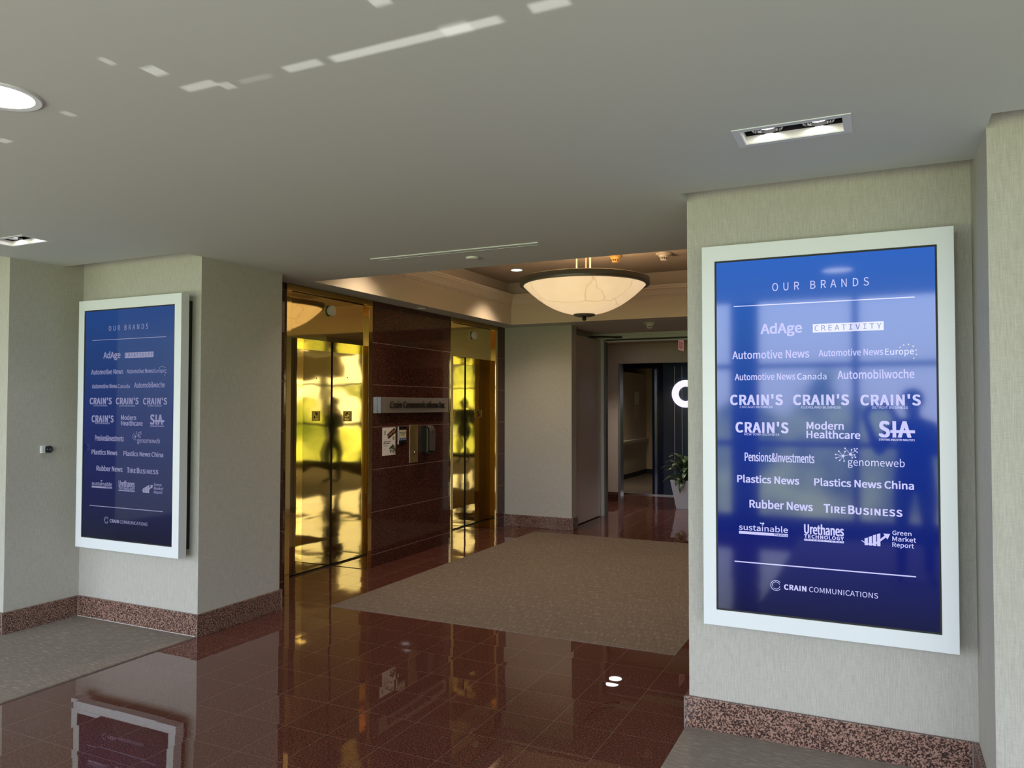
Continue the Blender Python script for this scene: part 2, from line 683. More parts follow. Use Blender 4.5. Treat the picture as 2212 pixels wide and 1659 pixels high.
cl = MB().prism([(RX0, WIN_Y + .2), (-4.095, WIN_Y + .2), (-4.095, 3.71), (-5.28, 3.71), (-5.28, 3.175), (RX0, 3.175)], 0.0, 0.007).build('carpet', MAT['carpet_side'])
tag(cl, 'grey streaked loop carpet at the foot of the left pier', 'carpet')
cr = MB().prism([(-0.853, WIN_Y + .2), (RX1, WIN_Y + .2), (RX1, 3.175), (0.335, 3.175), (0.335, 3.71), (-0.853, 3.71)], 0.0, 0.007).build('carpet', MAT['carpet_side'])
tag(cr, 'grey streaked loop carpet in the lower right corner below the right pier', 'carpet')
cb = MB().box(-3.81, -1.152, 4.74, 8.60, 0.0, 0.003).build('carpet', MAT['carpet_lobby'])
tag(cb, 'large brown carpet inset in the red granite floor in front of the elevators', 'carpet')


def plate(x0, x1, y0, y1, z0, z1, holes):
    xs = sorted({x0, x1, *[v for h in holes for v in h[:2] if x0 < v < x1]})
    ys = sorted({y0, y1, *[v for h in holes for v in h[2:] if y0 < v < y1]})

    def solid(i, j):
        if not (0 <= i < len(xs) - 1 and 0 <= j < len(ys) - 1):
            return False
        cx, cy = (xs[i] + xs[i + 1]) / 2, (ys[j] + ys[j + 1]) / 2
        return not any(h[0] < cx < h[1] and h[2] < cy < h[3] for h in holes)
    mb = MB()
    for i in range(len(xs) - 1):
        for j in range(len(ys) - 1):
            if not solid(i, j):
                continue
            a, b, c, d = xs[i], xs[i + 1], ys[j], ys[j + 1]
            mb.poly([(a, c, z0), (a, d, z0), (b, d, z0), (b, c, z0)])
            mb.poly([(a, c, z1), (b, c, z1), (b, d, z1), (a, d, z1)])
            if not solid(i - 1, j):
                mb.poly([(a, c, z0), (a, c, z1), (a, d, z1), (a, d, z0)])
            if not solid(i + 1, j):
                mb.poly([(b, c, z0), (b, d, z0), (b, d, z1), (b, c, z1)])
            if not solid(i, j - 1):
                mb.poly([(a, c, z0), (b, c, z0), (b, c, z1), (a, c, z1)])
            if not solid(i, j + 1):
                mb.poly([(a, d, z0), (a, d, z1), (b, d, z1), (b, d, z0)])
    bmesh.ops.remove_doubles(mb.bm, verts=mb.bm.verts, dist=1e-5)
    return mb


SPOTS = [(-0.277, 2.925), (-4.72, 2.89)]
COF = (-4.11, -0.83, 4.865, 8.555)
holes = [(-5.36, -4.10, 3.575, 3.80), (RX0 + .01, -5.30, 3.04, 3.26), (-0.84, 0.41, 3.575, 3.80), (0.355, RX1 - .01, 3.04, 3.26), COF]
holes += [(x - .172, x + .172, y - .072, y + .072) for x, y in SPOTS]
struct('ceiling', plate(RX0, RX1, -0.3, 10.19, H, H + 0.198, holes), MAT['paint'], 'smooth grey white lobby ceiling')
struct('ceiling_2', MB().box(RX0, RX1, -0.5, 4.86, H + 0.2, H + 0.25), MAT['paint'])          # closes the wall-wash slots
struct('ceiling_3', MB().box(RX0, RX1, WIN_Y - .2, 18, 3.6, 3.75), MAT['paint'], 'high ceiling over the glazed front')
struct('wall_bulkhead', MB().box(RX0, RX1, -0.5, -0.3, H, 3.6), MAT['paint'])
struct('ceiling_4', MB().box(-6.5, 1.5, 10.36, 12.95, 2.52, 2.7), MAT['tan'], 'low ceiling of the room behind the doors')

struct('wall_left', MB().prism([(RX0, 3.195), (-5.30, 3.195), (-5.30, 3.73), (-4.10, 3.73), (-4.10, 4.50), (RX0, 4.50)], 0, H + 0.2), MAT['cloth'], 'linen covered pier and side wall on the left')
struct('wall_right', MB().prism([(-0.84, 3.73), (0.355, 3.73), (0.355, 3.195), (RX1, 3.195), (RX1, 4.50), (-0.84, 4.50)], 0, H + 0.2), MAT['cloth'], 'linen covered pier on the right')
struct('wall_far_left', MB().box(RX0 - .2, RX0, WIN_Y - .2, 18, -0.2, 3.75), MAT['paint'])
struct('wall_far_right', MB().box(RX1, RX1 + .2, WIN_Y - .2, 18, -0.2, 3.75), MAT['paint'])
struct('wall_far_back', MB().box(RX0, RX1, 18, 18.2, -0.2, 3.75), MAT['dim_white'])

# baseboards of pink and black granite, 15 cm high, standing proud of the walls
bb = 0.02


def seam(mb, x, y):
    mb.box(x - .0015, x + .0015, y - .0015, y + .0015, 0.002, 0.149)


BH = 0.15
struct('baseboard_left', MB().prism([(RX0, 3.195), (RX0, 3.195 - bb), (-5.30 + bb, 3.195 - bb), (-5.30 + bb, 3.73 - bb), (-4.10 + bb, 3.73 - bb), (-4.10 + bb, 4.515),
                                     (-4.10, 4.515), (-4.10, 3.73), (-5.30, 3.73), (-5.30, 3.195)], 0, BH), MAT['base'], 'pink and black granite baseboard around the left pier', bevel=0.003)
struct('baseboard_right', MB().prism([(-0.84, 4.515), (-0.84 - bb, 4.515), (-0.84 - bb, 3.73 - bb), (0.355 - bb, 3.73 - bb), (0.355 - bb, 3.195 - bb), (RX1, 3.195 - bb),
                                      (RX1, 3.195), (0.355, 3.195), (0.355, 3.73), (-0.84, 3.73)], 0, BH), MAT['base'], 'pink and black granite baseboard around the right pier', bevel=0.003)
struct('baseboard_back', MB().prism([(XE, 8.865), (XE, 8.845), (-3.43 + bb, 8.845), (-3.43 + bb, 9.03), (-3.43, 9.03), (-3.43, 8.865)], 0, BH), MAT['base'], 'granite baseboard under the back linen wall', bevel=0.003)
# silicone seams at the baseboard corners
sm = MB()
for x, y in ((-5.30 + bb, 3.195 - bb), (-5.30 + bb + .002, 3.73 - bb), (-4.10 + bb, 3.73 - bb), (-4.10 + bb, 4.5), (-0.84 - bb, 3.73 - bb), (0.355 - bb - .004, 3.73 - bb), (-3.43 + bb, 8.845), (XE + .004, 8.845)):
    sm.box(x - .002, x + .002, y - .002, y + .002, 0.0, BH - .001)
struct('trim_1', sm, simple('grey_caulk', (0.22, 0.20, 0.19), 0.6), 'pale caulk seams at the baseboard corners')
struct('trim_2', MB().box(-5.28, -4.095, 3.7075, 3.7105, 0.006, 0.0105), MAT['frame_paint'], 'ragged white caulk line below the left pier baseboard')

# elevator wall in dark red granite
eg = MB()
for y0, y1 in ((4.50, 4.818), (5.99, 7.465), (8.633, 8.865)):
    eg.box(-4.86, XE, y0, y1, 0, H)
eg.box(-5.1, -4.86, 4.5, 8.865, 0, H)
struct('wall_elevators', eg, MAT['wgran'], 'dark red granite wall between the elevators')
struct('wall_lobby_right', MB().box(-0.59, -0.2, 4.50, 8.865, 0, H), MAT['wgran'])
struct('wall_back', MB().prism([(-5.1, 8.865), (-3.43, 8.865), (-3.43, 9.03), (-5.1, 9.03)], 0, H), MAT['cloth'], 'linen covered wall at the back of the lobby')
struct('wall_back_right', MB().box(-1.51, 0.2, 8.865, 10.3, 0, H), MAT['cloth'])
struct('wall_niche', MB().box(-3.75, -3.63, 9.03, 10.2, 0, H), MAT['door_paint'])

# coffer: fascia, crown moulding, tray
x0, x1, y0, y1 = COF
struct('trim_3', MB().rect_ring(x0 - .10, x1 + .10, y0 - .10, y1 + .10, [(0.102, H + .001), (0.102, 2.79), (0.0, 2.79), (0.0, 2.736), (0.098, 2.736), (0.098, H + .001)]), MAT['cream'], 'cream fascia around the coffered ceiling')
struct('trim_4', MB().rect_ring(x0, x1, y0, y1, [(0.003, 2.772), (0.012, 2.772), (0.012, 2.786), (0.019, 2.788), (0.022, 2.800), (0.027, 2.822), (0.036, 2.845), (0.047, 2.858), (0.055, 2.862),
                                                  (0.055, 2.876), (0.064, 2.880), (0.064, 2.902), (0.003, 2.902)]), MAT['cream'], 'cream crown moulding around the coffered ceiling')
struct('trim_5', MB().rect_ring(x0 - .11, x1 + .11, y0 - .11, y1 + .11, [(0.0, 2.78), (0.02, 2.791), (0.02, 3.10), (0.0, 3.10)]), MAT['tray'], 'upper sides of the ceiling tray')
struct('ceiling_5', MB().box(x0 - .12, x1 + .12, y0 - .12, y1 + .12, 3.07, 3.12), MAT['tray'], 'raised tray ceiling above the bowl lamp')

# glazed front behind the viewer
gf = MB()
gx = RX0
k = 0
while gx <= RX1 + .01:
    hw = 0.16 if k % 2 == 0 else 0.035
    gf.box(max(RX0, gx - hw), min(RX1, gx + hw), WIN_Y - .05, WIN_Y + .1, WIN_Z0, WIN_Z1)
    gx += 1.25
    k += 1
for z, hw in ((WIN_Z0 + .03, .03), (1.08, .035), (2.02, .03)):
    gf.box(RX0, RX1, WIN_Y - .03, WIN_Y + .06, z - hw, z + hw)
struct('window_1', gf, simple('dark_mullion', (0.10, 0.10, 0.10), 0.5), 'dark mullions of the glazed front')
struct('wall_front', MB().box(RX0, RX1, WIN_Y - .2, WIN_Y, WIN_Z1, 3.75), MAT['paint'])
struct('trim_12', MB().box(1.75, RX1, WIN_Y + .05, WIN_Y + .22, 2.16, WIN_Z1), MAT['cream'], 'dropped beam in front of the glazed front')
struct('wall_front_sill', MB().box(RX0, RX1, WIN_Y - .2, WIN_Y, -0.2, WIN_Z0), MAT['wgran'])

# room behind the lobby doors
fy0, fy1 = 10.19, 10.36
dm = MB()
dm.box(-3.63, -3.475, fy0 + .03, fy1, 0, 2.535).box(-1.47, -1.30, fy0 + .03, fy1, 0, 2.535)
dm.box(-3.63, -1.30, fy0, fy1, 2.503, 2.535)
dm.box(-3.475, -1.47, fy0 + .025, fy1, 2.462, 2.503)
dm.box(-3.475, -1.47, fy1 - .05, fy1, 2.425, 2.445)
struct('door_1', dm, MAT['frame_paint'], 'pale grey metal frame of the wide doorway behind the lobby')
struct('trim_6', MB().box(-3.475, -1.47, fy1 - .03, fy1 - .01, 2.445, 2.462), MAT['black'], 'black gap under the doorway head')
struct('trim_7', MB().box(-3.475, -3.455, fy0 + .06, fy1 - .02, 0, 2.425), simple('dark_jamb_strip', (0.11, 0.095, 0.09), 0.4), 'dark strip along the doorway jamb')  # thin dark strip set along the jamb
struct('wall_room_left', MB().box(-6.5, -6.3, 10.36, 11.85, 0, 2.52).box(-6.5, -3.63, 10.3, 10.36, 0, 2.52), MAT['tan'])
struct('wall_room_right', MB().box(1.3, 1.5, 10.36, 12.95, 0, 2.52).box(-1.30, 1.5, 10.3, 10.36, 0, 2.52), MAT['dim_white'])
struct('wall_tan', MB().box(-6.3, -3.785, 11.85, 11.97, 0, 2.52).box(-3.785, 1.3, 11.85, 11.97, 2.21, 2.52), MAT['tan'], 'tan wall with a wide opening behind the doorway')
struct('baseboard_tan', MB().box(-6.3, -3.785, 11.835, 11.85, 0, BH), MAT['wgran'], 'dark granite baseboard under the tan wall')
struct('trim_8', MB().box(-3.785, -3.745, 11.83, 11.99, 0, 2.21), MAT['steel'], 'thin steel edge trim at the end of the tan wall')
# alcove and glass partition
NAVY = Mat('navy_back_painted_glass').set(color=(0.006, 0.010, 0.035), rough=0.06, spec=0.6).m
SLATE = Mat('slate_blue_glass').set(color=(0.035, 0.055, 0.085), rough=0.12, spec=0.6).m
struct('wall_blue', MB().box(-3.53, -3.345, 12.95, 13.0, 0.02, 2.19).box(-4.09, -3.345, 12.945, 13.0, 2.175, 2.52), NAVY, 'dark navy glass wall around the inner doorway')
struct('wall_blue_panel', MB().box(-3.34, -3.147, 12.95, 13.0, 0.02, 2.52).box(-3.139, -3.022, 12.95, 13.0, 0.02, 2.52).box(-3.012, -2.4, 12.95, 13.0, 0.02, 2.52).box(-2.392, 1.3, 12.95, 13.0, 0.02, 2.52), SLATE, 'slate blue glass panel wall behind the glowing letter')
struct('trim_9', MB().box(-3.146, -3.140, 12.946, 12.99, 0.02, 2.2).box(-3.019, -3.015, 12.952, 12.99, 0.02, 2.2), MAT['steel'], 'bright joints between the blue glass panels')
struct('trim_10', MB().box(-4.09, 1.3, 12.93, 13.0, 0.0, 0.02), MAT['steel'], 'bright metal threshold under the glass partition')
struct('wall_alcove', MB().box(-6.3, -4.09, 12.93, 13.0, 0, 2.52).box(-6.5, -6.3, 11.97, 13.0, 0, 2.52), MAT['tan'])
# corridor beyond the inner doorway
struct('wall_corridor', MB().box(-5.0, -4.8, 13.0, 17.1, 0, 2.24), MAT['taupe'], 'taupe corridor wall beyond the inner doorway')
struct('wall_corridor_end', MB().box(-5.0, -2.0, 17.1, 17.25, 0, 2.5), simple('warm_end_wall', (0.46, 0.37, 0.24), 0.6), 'warm tan end wall of the far corridor')
struct('wall_corridor_right', MB().box(-2.6, -2.4, 13.0, 17.1, 0, 2.5), MAT['dim_white'])
struct('ceiling_6', MB().box(-5.0, -2.4, 13.0, 17.1, 2.42, 2.5), MAT['tan'])
struct('trim_11', MB().box(-4.8, -4.73, 13.02, 17.1, 0.775, 0.805).box(-4.8, -4.785, 13.02, 17.1, 0.72, 0.775), MAT['dim_white'], 'pale chair rail along the far corridor wall')
struct('baseboard_corridor', MB().box(-4.8, -4.785, 13.0, 17.1, 0, 0.1).box(-4.8, -2.6, 17.085, 17.1, 0, 0.1), MAT['black'], 'black baseboard of the far corridor')
struct('floor_2', MB().box(-4.8, -2.6, 13.0, 17.1, 0, 0.004), simple('grey_plank_floor', (0.10, 0.085, 0.075), 0.35), 'grey floor of the far corridor')

# ------------------------------------------------------------------ lettering helper


def bundled_font(fn):
    try:        # typefaces that ship inside Blender itself
        return bpy.data.fonts.load(bpy.utils.system_resource('DATAFILES', path='fonts') + '/' + fn)
    except Exception:
        return None


SANS, MONO = bundled_font('Noto Sans CJK Regular.woff2'), bundled_font('DejaVuSansMono.woff2')


def text_mesh(mb, body, u, z, width, cap, weight, plane, off=0.0006, thick=0.0006):
    cu = bpy.data.curves.new('t', 'FONT')
    cu.body = body
    cu.size = 1.0
    f = MONO if body == 'CREATIVITY' else SANS
    if f:
        cu.font = f
    cu.resolution_u = 3
    if body == 'OUR BRANDS':
        cu.space_character = 1.28
    if weight == 'x':
        cu.space_character = 1.06
    if body in ('CREATIVITY', 'INTERNATIONAL'):
        cu.space_character = 1.35
    o = bpy.data.objects.new('t', cu)
    COL.objects.link(o)
    dg = bpy.context.evaluated_depsgraph_get()
    dg.update()
    me = bpy.data.meshes.new_from_object(o.evaluated_get(dg))
    xs = [v.co.x for v in me.vertices]
    cu.body = 'H'
    dg = bpy.context.evaluated_depsgraph_get()
    dg.update()
    mh = bpy.data.meshes.new_from_object(o.evaluated_get(dg))
    ch = max(v.co.y for v in mh.vertices)
    bx0, bx1 = min(xs), max(xs)
    sx, sy = width / (bx1 - bx0), cap / ch
    tb = bmesh.new()
    tb.from_mesh(me)
    bmesh.ops.remove_doubles(tb, verts=tb.verts, dist=1e-6)
    ext = bmesh.ops.extrude_face_region(tb, geom=list(tb.faces))
    top = {g for g in ext['geom'] if isinstance(g, bmesh.types.BMVert)}
    # heavier weights: the strokes are widened by laying the outline again a little to each side
    h = {'l': 0, 'r': 0, 's': 0, 'sb': .018, 'b': .036, 'x': .055}[weight] * cap
    orig = [(v, v.co.x, v.co.y) for v in tb.verts]
    w2 = (width - 2 * h) / width
    for dx, dy in (((0, 0),) if h == 0 else ((-h, -h * .6), (h, -h * .6), (-h, h * .6), (h, h * .6), (0, 0), (-h, 0), (h, 0))):
        for v, vx, vy in orig:
            a = u + h + (vx - bx0) * sx * w2 + dx
            b = z + vy * sy + dy
            v.co = plane(a, b, off + (thick if v in top else 0.0))
        m2 = bpy.data.meshes.new('t')
        tb.to_mesh(m2)
        mb.bm.from_mesh(m2)
        bpy.data.meshes.remove(m2)
    tb.free()
    bpy.data.objects.remove(o)
    for m in (me, mh):
        bpy.data.meshes.remove(m)
    bpy.data.curves.remove(cu)


# ------------------------------------------------------------------ the two wall displays
LOGOS = [  # each brand block: list of (text, u, z, width, cap height, weight) in metres on the panel
    ('heading', [('OUR BRANDS', 0.2523, 1.447, 0.3943, 0.0351, 'r')]),
    ('logo', [('AdAge', 0.201, 1.2568, 0.1758, 0.0421, 'b')]),
    ('logo', [('Automotive News', 0.0758, 1.145, 0.3296, 0.0346, 'sb')]),
    ('logo', [('Automotive News', 0.4441, 1.1483, 0.2544, 0.0275, 'sb'), ('Europe', 0.7062, 1.1478, 0.1074, 0.0255, 's')]),
    ('logo', [('Automotive News', 0.0864, 1.0482, 0.2605, 0.0288, 'sb'), ('Canada', 0.3553, 1.0476, 0.1195, 0.0267, 's')]),
    ('logo', [('Automobilwoche', 0.5192, 1.0487, 0.2951, 0.0343, 'sb')]),
    ('logo', [("CRAIN'S", 0.0644, 0.9366, 0.2294, 0.0432, 'x'), ('CHICAGO BUSINESS', 0.1073, 0.9213, 0.1425, 0.0097, 'r')]),
    ('logo', [("CRAIN'S", 0.337, 0.9368, 0.2269, 0.0423, 'x'), ('CLEVELAND BUSINESS', 0.3709, 0.9204, 0.1591, 0.01, 'r')]),
    ('logo', [("CRAIN'S", 0.6082, 0.9355, 0.2283, 0.0419, 'x'), ('DETROIT BUSINESS', 0.6533, 0.9206, 0.1353, 0.0096, 'r')]),
    ('logo', [("CRAIN'S", 0.0877, 0.8114, 0.2289, 0.0447, 'x'), ('NEW YORK BUSINESS', 0.1264, 0.7979, 0.1513, 0.0103, 'r')]),
    ('logo', [('Modern', 0.3914, 0.8297, 0.1506, 0.0309, 'b'), ('Healthcare', 0.391, 0.791, 0.2157, 0.0309, 'b')]),
    ('sia', [('SIA', 0.6775, 0.8016, 0.1227, 0.0638, 'x'), ('STAFFING INDUSTRY ANALYSTS', 0.6783, 0.7856, 0.1343, 0.008, 'b')]),
    ('logo', [('Pensions&Investments', 0.1274, 0.6816, 0.2953, 0.0378, 'sb')]),
    ('genome', [('genomeweb', 0.5565, 0.6762, 0.2179, 0.0307, 'r')]),
    ('logo', [('Plastics News', 0.0938, 0.5848, 0.2655, 0.0311, 'b')]),
    ('logo', [('Plastics News China', 0.4206, 0.5846, 0.3869, 0.0299, 'b')]),
    ('logo', [('Rubber News', 0.1468, 0.4723, 0.2674, 0.0336, 'b')]),
    ('logo', [('T', 0.4583, 0.4697, 0.0262, 0.0349, 'x'), ('IRE', 0.4875, 0.4697, 0.0586, 0.027, 'x'), ('B', 0.5562, 0.4697, 0.0251, 0.0347, 'x'), ('USINESS', 0.5847, 0.4697, 0.1785, 0.0267, 'x')]),
    ('sustain', [('sustainable', 0.1002, 0.3695, 0.2101, 0.0246, 'sb')]),
    ('urethane', [('Urethanes', 0.3776, 0.3722, 0.1603, 0.0400, 'b'), ('TECHNOLOGY', 0.3774, 0.3535, 0.1603, 0.0146, 'x')]),
    ('chart', [('Green', 0.7247, 0.3919, 0.0713, 0.0175, 'sb'), ('Market', 0.7245, 0.3665, 0.0882, 0.0184, 'sb'), ('Report', 0.7242, 0.3417, 0.0805, 0.0183, 'sb')]),
    ('ring', [('CRAIN', 0.2921, 0.1200, 0.0927, 0.0216, 'x'), ('COMMUNICATIONS', 0.3958, 0.1200, 0.2721, 0.022, 'l')]),
]
YF = 3.60     # front of the display housings
YS = 3.606    # glass


def display(xl, label, group, k, tk, glow):
    """xl: x of the left edge of the lit panel"""
    root = thing('digital_display', (xl + .4505, YF + .06, 0.534), label, 'display screen', group)
    # housing: mitred bezel with a slim rebate
    MB().ring_xz(YF, 3.665, (xl - .060, xl + .9645, 0.534, 2.278), (xl - .0015, xl + .9025, 0.6055, 2.2065)).build('frame', MAT['white_metal'], root, bevel=0.002)
    MB().box(xl - .02, xl + .92, 3.662, PIER_Y, 0.575, 2.24).build('mount', MAT['black'], root)
    scr = MB().box(xl, xl + .901, YS, YS + .01, 0.607, 2.205).build('screen', k, root)
    MB().frame_xz(YS - .0015, YS + .012, xl - .0015, xl + .9025, 0.6055, 2.2065, xl + .006, xl + .895, 0.613, 2.199).build('screen_border', MAT['black'], root)

    def pl(u, v, d):
        return (xl + u, YS - d, 0.607 + v)

    def rect(mb, u0, u1, v0, v1, d=0.0006):
        mb.box(xl + u0, xl + u1, YS - d - .0006, YS - d, 0.607 + v0, 0.607 + v1)

    def disc(mb, u, v, r, d=0.0006, seg=10):
        mb.lathe([(r, -.0006), (r, 0.0)], (xl + u, YS - d, 0.607 + v), seg, 'Y', True)

    def bar(mb, u0, v0, u1, v1, w, d=0.0006):
        a, b = Vector((u0, v0)), Vector((u1, v1))
        n = (b - a).normalized()
        n = Vector((-n.y, n.x)) * w / 2
        q = [a + n, b + n, b - n, a - n]
        mb.loft([[(xl + p.x, YS - d, 0.607 + p.y) for p in q], [(xl + p.x, YS - d - .0006, 0.607 + p.y) for p in q]])

    def polyg(mb, pts, d=0.0006):
        mb.loft([[(xl + a, YS - d, 0.607 + b) for a, b in pts], [(xl + a, YS - d - .0006, 0.607 + b) for a, b in pts]])
    ln = MB()
    rect(ln, 0.083, 0.819, 1.3845, 1.3885)
    ln.build('divider_line', tk, scr)
    ln = MB()
    rect(ln, 0.0795, 0.811, 0.2225, 0.2275)
    ln.build('divider_line', tk, scr)
    for kind, rows in LOGOS:
        mb = MB()
        for t in rows:
            text_mesh(mb, *t, pl)
        if kind == 'sia':
            rect(mb, 0.722, 0.8139, 0.8185, 0.8305)
        elif kind == 'genome':
            hub, hub2 = (0.5384, 0.7161), (0.5672, 0.7234)
            n1 = [(0.5085, 0.7217), (0.5211, 0.7362), (0.546, 0.7353), (0.5243, 0.6965), (0.542, 0.6939), (0.51, 0.7065)]
            n2 = [(0.546, 0.7490), (0.5744, 0.709), (0.5833, 0.722), (0.5853, 0.7395), (0.5720, 0.7440), (0.5864, 0.7120)]
            for c, ns in ((hub, n1), (hub2, n2)):
                for q in ns:
                    bar(mb, *c, *q, 0.0014)
                    disc(mb, *q, 0.0032)
                disc(mb, *c, 0.0055)
            bar(mb, *hub, *hub2, 0.0014)
            for q in ((0.5827, 0.7486), (0.5935, 0.7489), (0.5934, 0.7339)):
                bar(mb, 0.5853, 0.7395, *q, 0.0014)
                disc(mb, *q, 0.003)
        elif kind == 'sustain':
            rect(mb, 0.1002, 0.3101, 0.3515, 0.3640)
            polyg(mb, [(0.199, 0.404), (0.206, 0.409), (0.211, 0.404), (0.207, 0.399), (0.203, 0.398)])
            polyg(mb, [(0.190, 0.407), (0.198, 0.407), (0.199, 0.401), (0.194, 0.402)])
        elif kind == 'urethane':
            rect(mb, 0.3774, 0.5376, 0.3415, 0.3497)
        elif kind == 'chart':
            for i, (a, hgt) in enumerate(((0.6185, .0325), (0.6345, .040), (0.6505, .048), (0.6665, .054))):
                polyg(mb, [(a, 0.3405), (a + .0125, 0.3405), (a + .0125, 0.3405 + hgt), (a, 0.3405 + hgt - .004)])
            for i in range(6):
                t0, t1 = i / 6, (i + 1) / 6
                f = lambda t: (0.607 + .094 * t, 0.3595 - .022 * math.sin(PI * min(1, t * 1.05)) * (1 - .3 * t) + .026 * t * t)
                bar(mb, *f(t0), *f(t1), 0.0035 + .006 * t0, 0.0013)
            polyg(mb, [(0.690, 0.3945), (0.7165, 0.3945), (0.706, 0.371)], 0.0013)
        elif kind == 'ring':
            for r, a0, a1, w in ((0.0225, 38, 322, 0.0022), (0.0158, 20, 200, 0.0020), (0.0158, 225, 355, 0.0020)):
                n = 24
                for i in range(n):
                    p, q = math.radians(a0 + (a1 - a0) * i / n), math.radians(a0 + (a1 - a0) * (i + 1) / n + .5)
                    bar(mb, 0.2585 + r * math.cos(p), 0.1335 + r * math.sin(p), 0.2585 + r * math.cos(q), 0.1335 + r * math.sin(q), w)
        mb.build('heading_text' if kind == 'heading' else 'logo', tk, scr)
    # inverse logo: light box with dark letters
    mb = MB()
    rect(mb, 0.4212, 0.7016, 1.2530, 1.2905)
    bx = mb.build('logo', tk, scr)
    for t in (('CREATIVITY', 0.4287, 1.2605, 0.2643, 0.0232, 'r'), ('Plastics', 0.2519, 0.3538, 0.0561, 0.0090, 'b'), ('INTERNATIONAL', 0.3808, 0.3432, 0.1535, 0.0052, 'b')):
        mb = MB()
        text_mesh(mb, *t, pl, off=0.0013, thick=0.0003)
        mb.build('logo_lettering', glow, scr)
    mb = MB()
    for u, v in ((0.7625, 1.1781), (0.7762, 1.1871), (0.7941, 1.1892), (0.8112, 1.1807), (0.8217, 1.1642), (0.8229, 1.1463), (0.8134, 1.1308)):
        disc(mb, u, v, 0.0026)
    mb.build('logo_stars', STAR, scr)
    return root


STAR = Mat('pale_yellow_pixels').set(color=(0.02, 0.02, 0.02), rough=0.06, emit=(0.80, 0.75, 0.45), estr=0.8).m


def pixels(name, k):
    return Mat(name).set(color=(0.02, 0.02, 0.02), rough=0.06, emit=(0.56, 0.56, 0.92), estr=k).m


DARKPX = Mat('dark_pixels').set(color=(0.01, 0.012, 0.03), rough=0.06, emit=(0.03, 0.06, 0.30), estr=0.8).m
display(-0.683, 'large white framed blue screen listing brands on the right pier, mirrored windows in its glass', 'brand displays', make_screen('lcd_panel_bright', 1.0), pixels('lavender_pixels', 1.05), DARKPX)
display(-5.102, 'smaller looking, dimmer blue screen listing brands on the left pier', 'brand displays', make_screen('lcd_panel_dim', 0.40), pixels('dim_lavender_pixels', 0.42), DARKPX)  # dimming by viewing angle is put into this panel's emission

# ------------------------------------------------------------------ elevators


def elevator(y0, y1, label):
    root = thing('elevator_entrance', (XE, (y0 + y1) / 2, 0), label, 'elevator', 'elevators in the lobby')
    f = 0.058
    XD = -4.772
    zt = 2.482
    MB().box(-4.42, XE + .012, y0, y0 + f, 0, zt).build('frame', MAT['brass'], root, bevel=0.002)
    MB().box(-4.42, XE + .012, y1 - f, y1, 0, zt).build('frame', MAT['brass'], root, bevel=0.002)
    MB().box(-4.42, XE + .012, y0, y1, zt, H - .003).build('frame_head', MAT['brass_head'], root, bevel=0.002)
    MB().box(-4.395, -4.372, y0 + f, y1 - f, 2.097, zt - .004).build('transom_panel', MAT['brass_panel'], root)
    MB().box(XD - .02, -4.395, y0 + f, y1 - f, 2.097, 2.115).build('soffit_panel', MAT['brass_panel'], root)
    MB().box(XD - .02, -4.42, y0 + .02, y0 + f, 0, 2.2).build('jamb_panel', MAT['brass_satin'], root)
    ret = MB().box(XD + .012, -4.42, y1 - f, y1 - f + .02, 0.004, 2.097).build('return_panel', MAT['brass_door'], root)
    MB().box(XD - .02, XD + .012, y1 - f + .001, y1 - f + .03, 0, 2.097).build('corner_gap', MAT['black'], root)
    ym = (y0 + y1) / 2
    MB().box(XD - .03, XD, y0 + f, ym - .002, 0.014, 2.097).build('door_panel', MAT['brass_door'], root)
    MB().box(XD - .03, XD, ym + .002, y1 - f - .004, 0.014, 2.097).build('door_panel', MAT['brass_door'], root)
    MB().box(XD - .05, XD - .02, y0 + f, y1 - f, 0, 2.097).build('door_backing', MAT['black'], root)
    MB().box(XD - .03, XD + .016, y0 + f, y1 - f, 0.0005, 0.006).build('sill', simple('dark_bronze_sill', (0.03, 0.022, 0.015), 0.4, 0.6), root)
    # floor-number plate on the return panel, with its raised 5
    pl = MB().box(-4.632, -4.533, y1 - f - .003, y1 - f, 1.383, 1.482).build('floor_number_plate', simple('dark_brass_plate', (0.16, 0.11, 0.035), 0.25, 0.9), ret)
    mb = MB()
    text_mesh(mb, '5', -4.608, 1.398, 0.050, 0.068, 'b', lambda u, v, d: (u, y1 - f - .003 - d, v), 0.0, 0.002)
    mb.build('numeral', MAT['brass'], pl)
    MB().cyl((-4.585, y1 - f - .002, 1.80), (-4.585, y1 - f + .002, 1.80), 0.006).build('keyhole', MAT['black'], ret)
    return root


elevator(4.818, 5.99, 'nearer polished brass elevator entrance, between left pier and company sign')
elevator(7.465, 8.633, 'farther polished brass elevator entrance, beside the back linen wall')
for y, lab in ((5.402, 'white round indicator lamp above the nearer elevator doors'), (8.043, 'white round indicator lamp above the farther elevator doors')):
    t = thing('elevator_indicator', (-4.372, y, 2.37), lab, 'indicator lamp', 'round indicators over the elevators')
    MB().lathe([(0.0, 0.036), (0.040, 0.036), (0.046, 0.031), (0.047, 0.024)], (-4.3705, y, 2.37), 32, 'X').build('lens', simple('opal_lens', (0.66, 0.60, 0.54), 0.5), t, smooth=False)
    MB().lathe([(0.047, 0.024), (0.048, 0.012), (0.040, 0.006), (0.040, 0.0)], (-4.3705, y, 2.37), 32, 'X').build('housing', MAT['white_plastic'], t, smooth=False)

